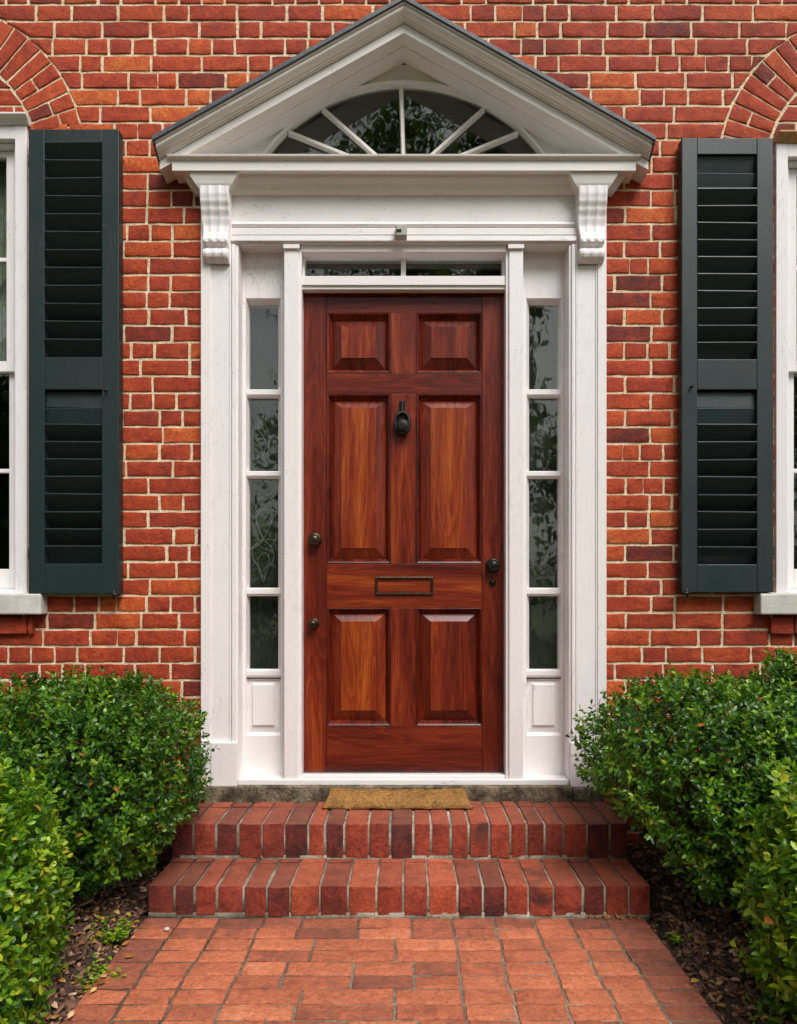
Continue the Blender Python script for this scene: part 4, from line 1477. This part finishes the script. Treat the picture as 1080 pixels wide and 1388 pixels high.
# a free standing tuft of shoots above the right-hand boxwood
def weed(px, py, d, r_, n, seed, label, leaf=.02, name='weed', mat=LEAFY, h=.06):
    c = at(px, py, d)
    z = gz(c[0], c[1])
    rr = np.random.default_rng(seed)
    root = thing(name, (c[0], c[1], z), label, 'weed')
    m = MB(); P_, A_, N_ = [], [], []
    for i in range(n):
        a = rr.uniform(0, 6.28); q = r_ * math.sqrt(rr.random())
        b = Vector((c[0] + .25 * q * math.cos(a), c[1] + .25 * q * math.sin(a), z - .004))
        tp = Vector((c[0] + q * math.cos(a), c[1] + q * math.sin(a), z + h * rr.uniform(.5, 1.1)))
        m.tube([b, b.lerp(tp, .5) + Vector((0, 0, .008)), tp], [.0016, .0013, .0008], 5)
        for j in range(7):
            t = .35 + .65 * j / 6
            p = b.lerp(tp, t); a2 = rr.uniform(0, 6.28)
            P_.append(p); A_.append((math.cos(a2), math.sin(a2), rr.uniform(.1, .7))); N_.append((-math.cos(a2) * .3, -math.sin(a2) * .3, 1))
    k = len(P_)
    V, tri, quad = leaf_arrays(np.array(P_, float), np.array(A_, float), np.array(N_, float), leaf * rr.uniform(.6, 1.1, k), leaf * rr.uniform(.4, .6, k))
    m.build('stem', BARK, root)
    fast_mesh('foliage', V, [tri, quad], mat, np.repeat(np.clip(rr.normal(.66, .13, k), 0, .93), 8), root)


weed(152, 1262, 2.36, .075, 26, 3, 'low leafy weed in the mulch just in front of the lower step on the left', .021)
weed(140, 1318, 2.14, .085, 32, 4, 'spreading green weed at the left edge of the brick path', .021)
weed(197, 1250, 2.44, .03, 8, 5, 'tiny weed at the left foot of the lower brick step', .018, h=.05)
weed(920, 1262, 2.36, .03, 5, 6, 'small sparse weed in the mulch right of the lower step', .022, h=.03)


# ------------------------------------------------------------------ fallen leaves
def fallen(px, py, d=None, tint=.5, size=.026, z=None, label='', group=None, seed=0):
    r = random.Random(seed)
    if z is None:
        x_, y_, z_ = 0, 0, 0
        dd = 2.0
        for _ in range(12):
            x_, y_, _z = at(px, py, dd)
            z_ = gz(x_, y_) + .014 if abs(x_ + .03) > .86 else .004
            dd = (E - z_) * 1000 / (py - VY)
        x_, y_, _z = at(px, py, dd)
    else:
        dd = (E - z) * 1000 / (py - VY); x_, y_, _z = at(px, py, dd); z_ = z
    a = r.uniform(0, 6.28)
    ax_ = np.array([[math.cos(a), math.sin(a), r.uniform(-.1, .25)]]); nn = np.array([[r.uniform(-.35, .35), r.uniform(-.5, .1), 1.0]])
    V, tri, quad = leaf_arrays(np.array([[x_, y_, z_ + .004]]), ax_, nn, np.array([size]), np.array([size * r.uniform(.42, .62)]), fold=r.uniform(.1, .35), droop=r.uniform(-.2, .3))
    o = fast_mesh('fallen_leaf', V, [tri, quad], DEADLEAF, np.full(8, tint), None, smooth=True)
    o.data.transform(Matrix.Translation((-x_, -y_, -z_))); o.location = (x_, y_, z_)
    md = o.modifiers.new('thick', 'SOLIDIFY'); md.thickness = .0005
    return tag(o, label, 'leaf', group)


seed = 100
for px, py, tn, sz, lb in ((948, 1330, .62, .036, 'long pale yellow leaf on the mulch beside the right path edge'), (974, 1338, .7, .034, 'pale curled yellow leaf on the mulch below the right front shrub'),
                           (1015, 1368, .78, .040, 'large buff leaf on the mulch in the lower right corner'), (990, 1330, .98, .028, 'pinkish leaf on the mulch near the right front shrub'),
                           (947, 1272, .25, .028, 'orange-brown leaf on the dark mulch right of the path top'), (70, 1377, .55, .030, 'yellow leaf on the mulch at the lower left edge'),
                           (92, 1383, .95, .030, 'pale leaf on the mulch at the lower left by the path')):
    seed += 1
    fallen(px, py, tint=tn, size=sz, label=lb, seed=seed)
rl = random.Random(77)
for i in range(90):                 # scatter on the left bed
    px = rl.uniform(60, 190); py = rl.uniform(1235, 1385)
    if px > 245 - (py - 1235) * .95 - 14:
        continue
    seed += 1
    fallen(px, py, tint=rl.random(), size=rl.uniform(.016, .031), label='small dry leaf lying on the mulch left of the brick path', group='dry leaves on the left mulch', seed=seed)
for i in range(55):                 # scatter on the right bed
    px = rl.uniform(895, 1030); py = rl.uniform(1215, 1385)
    if px < 880 + (py - 1245) * .615 + 14:
        continue
    seed += 1
    fallen(px, py, tint=rl.random() * rl.random(), size=rl.uniform(.014, .029), label='small dry leaf lying on the mulch right of the brick path', group='dry leaves on the right mulch', seed=seed)
for i in range(34):                 # litter swept against the foot of the lower step
    px = min(max(rl.gauss(842, 26), 735), 878); py = 1241 + rl.uniform(.5, 5)
    seed += 1
    fallen(px, py, tint=rl.uniform(.2, .6), size=rl.uniform(.008, .018), z=.004, label='orange leaf scrap in the heap at the foot of the lower step', group='leaf scraps at the foot of the lower step', seed=seed)
for px, py in ((781, 1083), (790, 1084), (800, 1082), (812, 1084)):
    seed += 1
    fallen(px, py, tint=.35, size=.012, z=zu + .004, label='orange leaf scrap on the right end of the top step', group='leaf scraps on the top step', seed=seed)
seed += 1
fallen(440, 1077, tint=.58, size=.012, z=zu + .030, label='tiny yellow leaf against the stone sill left of the doormat', seed=seed)
seed += 1
fallen(745, 1162, tint=.5, size=.012, z=zl + .004, label='yellow leaf scrap on the lower step below the top riser', seed=seed)
pb = MB()
pc = at(226, 1262, E * 1000 / (1262 - VY))
pb.lathe_y((0, 0, 0), [(.001, -.007), (.006, -.006), (.009, -.002), (.010, .002), (.006, .006), (.001, .007)], 10, sz=.6)
po_ = pb.build('pebble', STONE, None, smooth=True); po_.location = (pc[0], pc[1], .007)
tag(po_, 'small pale pebble on the top left corner of the brick path', 'pebble')

# ------------------------------------------------------------------ the wood across the garden, mirrored in the glass
tp, ta, tn_, tl_, tw_ = [], [], [], [], []
rw = np.random.default_rng(9)
wood = MB()
for i in range(11):
    cx_, cy_ = -15 + i * 3.1 + rw.uniform(-1, 1), -15 - rw.uniform(0, 8)
    H = rw.uniform(5.5, 8.5) if i % 3 else 13.5
    wood.tube([(cx_, cy_, -.1), (cx_ + rw.uniform(-.3, .3), cy_, H * .4), (cx_ + rw.uniform(-.6, .6), cy_, H * .85)], [.22, .15, .05], 8)
    for b in range(22 if i % 3 else 46):
        cc = np.array([cx_ + rw.normal(0, 1.6), cy_ + rw.normal(0, 1.2), H * rw.uniform(.12, 1.0)]) if i % 3 else np.array([cx_ + rw.normal(0, 2.6), cy_ + rw.normal(0, 1.6), rw.uniform(10.2, 15.5)])
        n = 260
        p = cc + rw.normal(0, .55, (n, 3))
        tp.append(p); ta.append(rw.normal(0, 1, (n, 3))); tn_.append(rw.normal(0, 1, (n, 3)) + np.array([0, 0, .5])); tl_.append(rw.uniform(.16, .34, n))
tp = np.concatenate(tp); ta = np.concatenate(ta); tn_ = np.concatenate(tn_); tl_ = np.concatenate(tl_)
V, tri, quad = leaf_arrays(tp, ta, tn_, tl_, tl_ * .6)
wb = MB()
ob = fast_mesh('woodland', V, [tri, quad], LEAFF, np.repeat(rw.random(len(tp)), 8))
tag(ob, kind='stuff')
wt = wood.build('woodland_trunks', BARK); tag(wt, kind='stuff')

# ------------------------------------------------------------------ light, sky, camera
EL, AZ = math.radians(52), math.radians(28)           # sun high, in front of the house, a little to the right
sd = Vector((math.sin(AZ) * math.cos(EL), -math.cos(AZ) * math.cos(EL), math.sin(EL)))
sun = bpy.data.lights.new('sun', 'SUN')
sun.energy = 2.6; sun.angle = math.radians(32); sun.color = (1.0, .97, .945)
so = bpy.data.objects.new('sun', sun); COL.objects.link(so)
so.rotation_euler = (-sd).to_track_quat('-Z', 'Y').to_euler()
w = bpy.data.worlds.new('World'); SC.world = w; w.use_nodes = True
nt = w.node_tree; nt.nodes.clear()
sk = nt.nodes.new('ShaderNodeTexSky'); sk.sky_type = 'NISHITA'; sk.sun_disc = False
sk.sun_elevation = EL; sk.sun_rotation = math.pi - AZ; sk.dust_density = 4.0; sk.air_density = 1.2
hs = nt.nodes.new('ShaderNodeHueSaturation'); hs.inputs['Saturation'].default_value = .28
bg = nt.nodes.new('ShaderNodeBackground'); bg.inputs['Strength'].default_value = .11
wo = nt.nodes.new('ShaderNodeOutputWorld')
nt.links.new(sk.outputs[0], hs.inputs['Color']); nt.links.new(hs.outputs[0], bg.inputs['Color']); nt.links.new(bg.outputs[0], wo.inputs[0])

cam = bpy.data.cameras.new('camera'); co = bpy.data.objects.new('camera', cam); COL.objects.link(co)
co.location = (0, -D, E); co.rotation_euler = (math.pi / 2, 0, 0)
cam.sensor_fit = 'HORIZONTAL'; cam.sensor_width = 36; cam.lens = 36 * 1000 / 1080
cam.shift_x = -(VX - 540) / 1080; cam.shift_y = (VY - 694) / 1080
cam.clip_start = .02; cam.clip_end = 500
SC.camera = co
SC.view_settings.view_transform = 'Standard'; SC.view_settings.look = 'None'
SC.view_settings.exposure = .36; SC.view_settings.gamma = 1.0
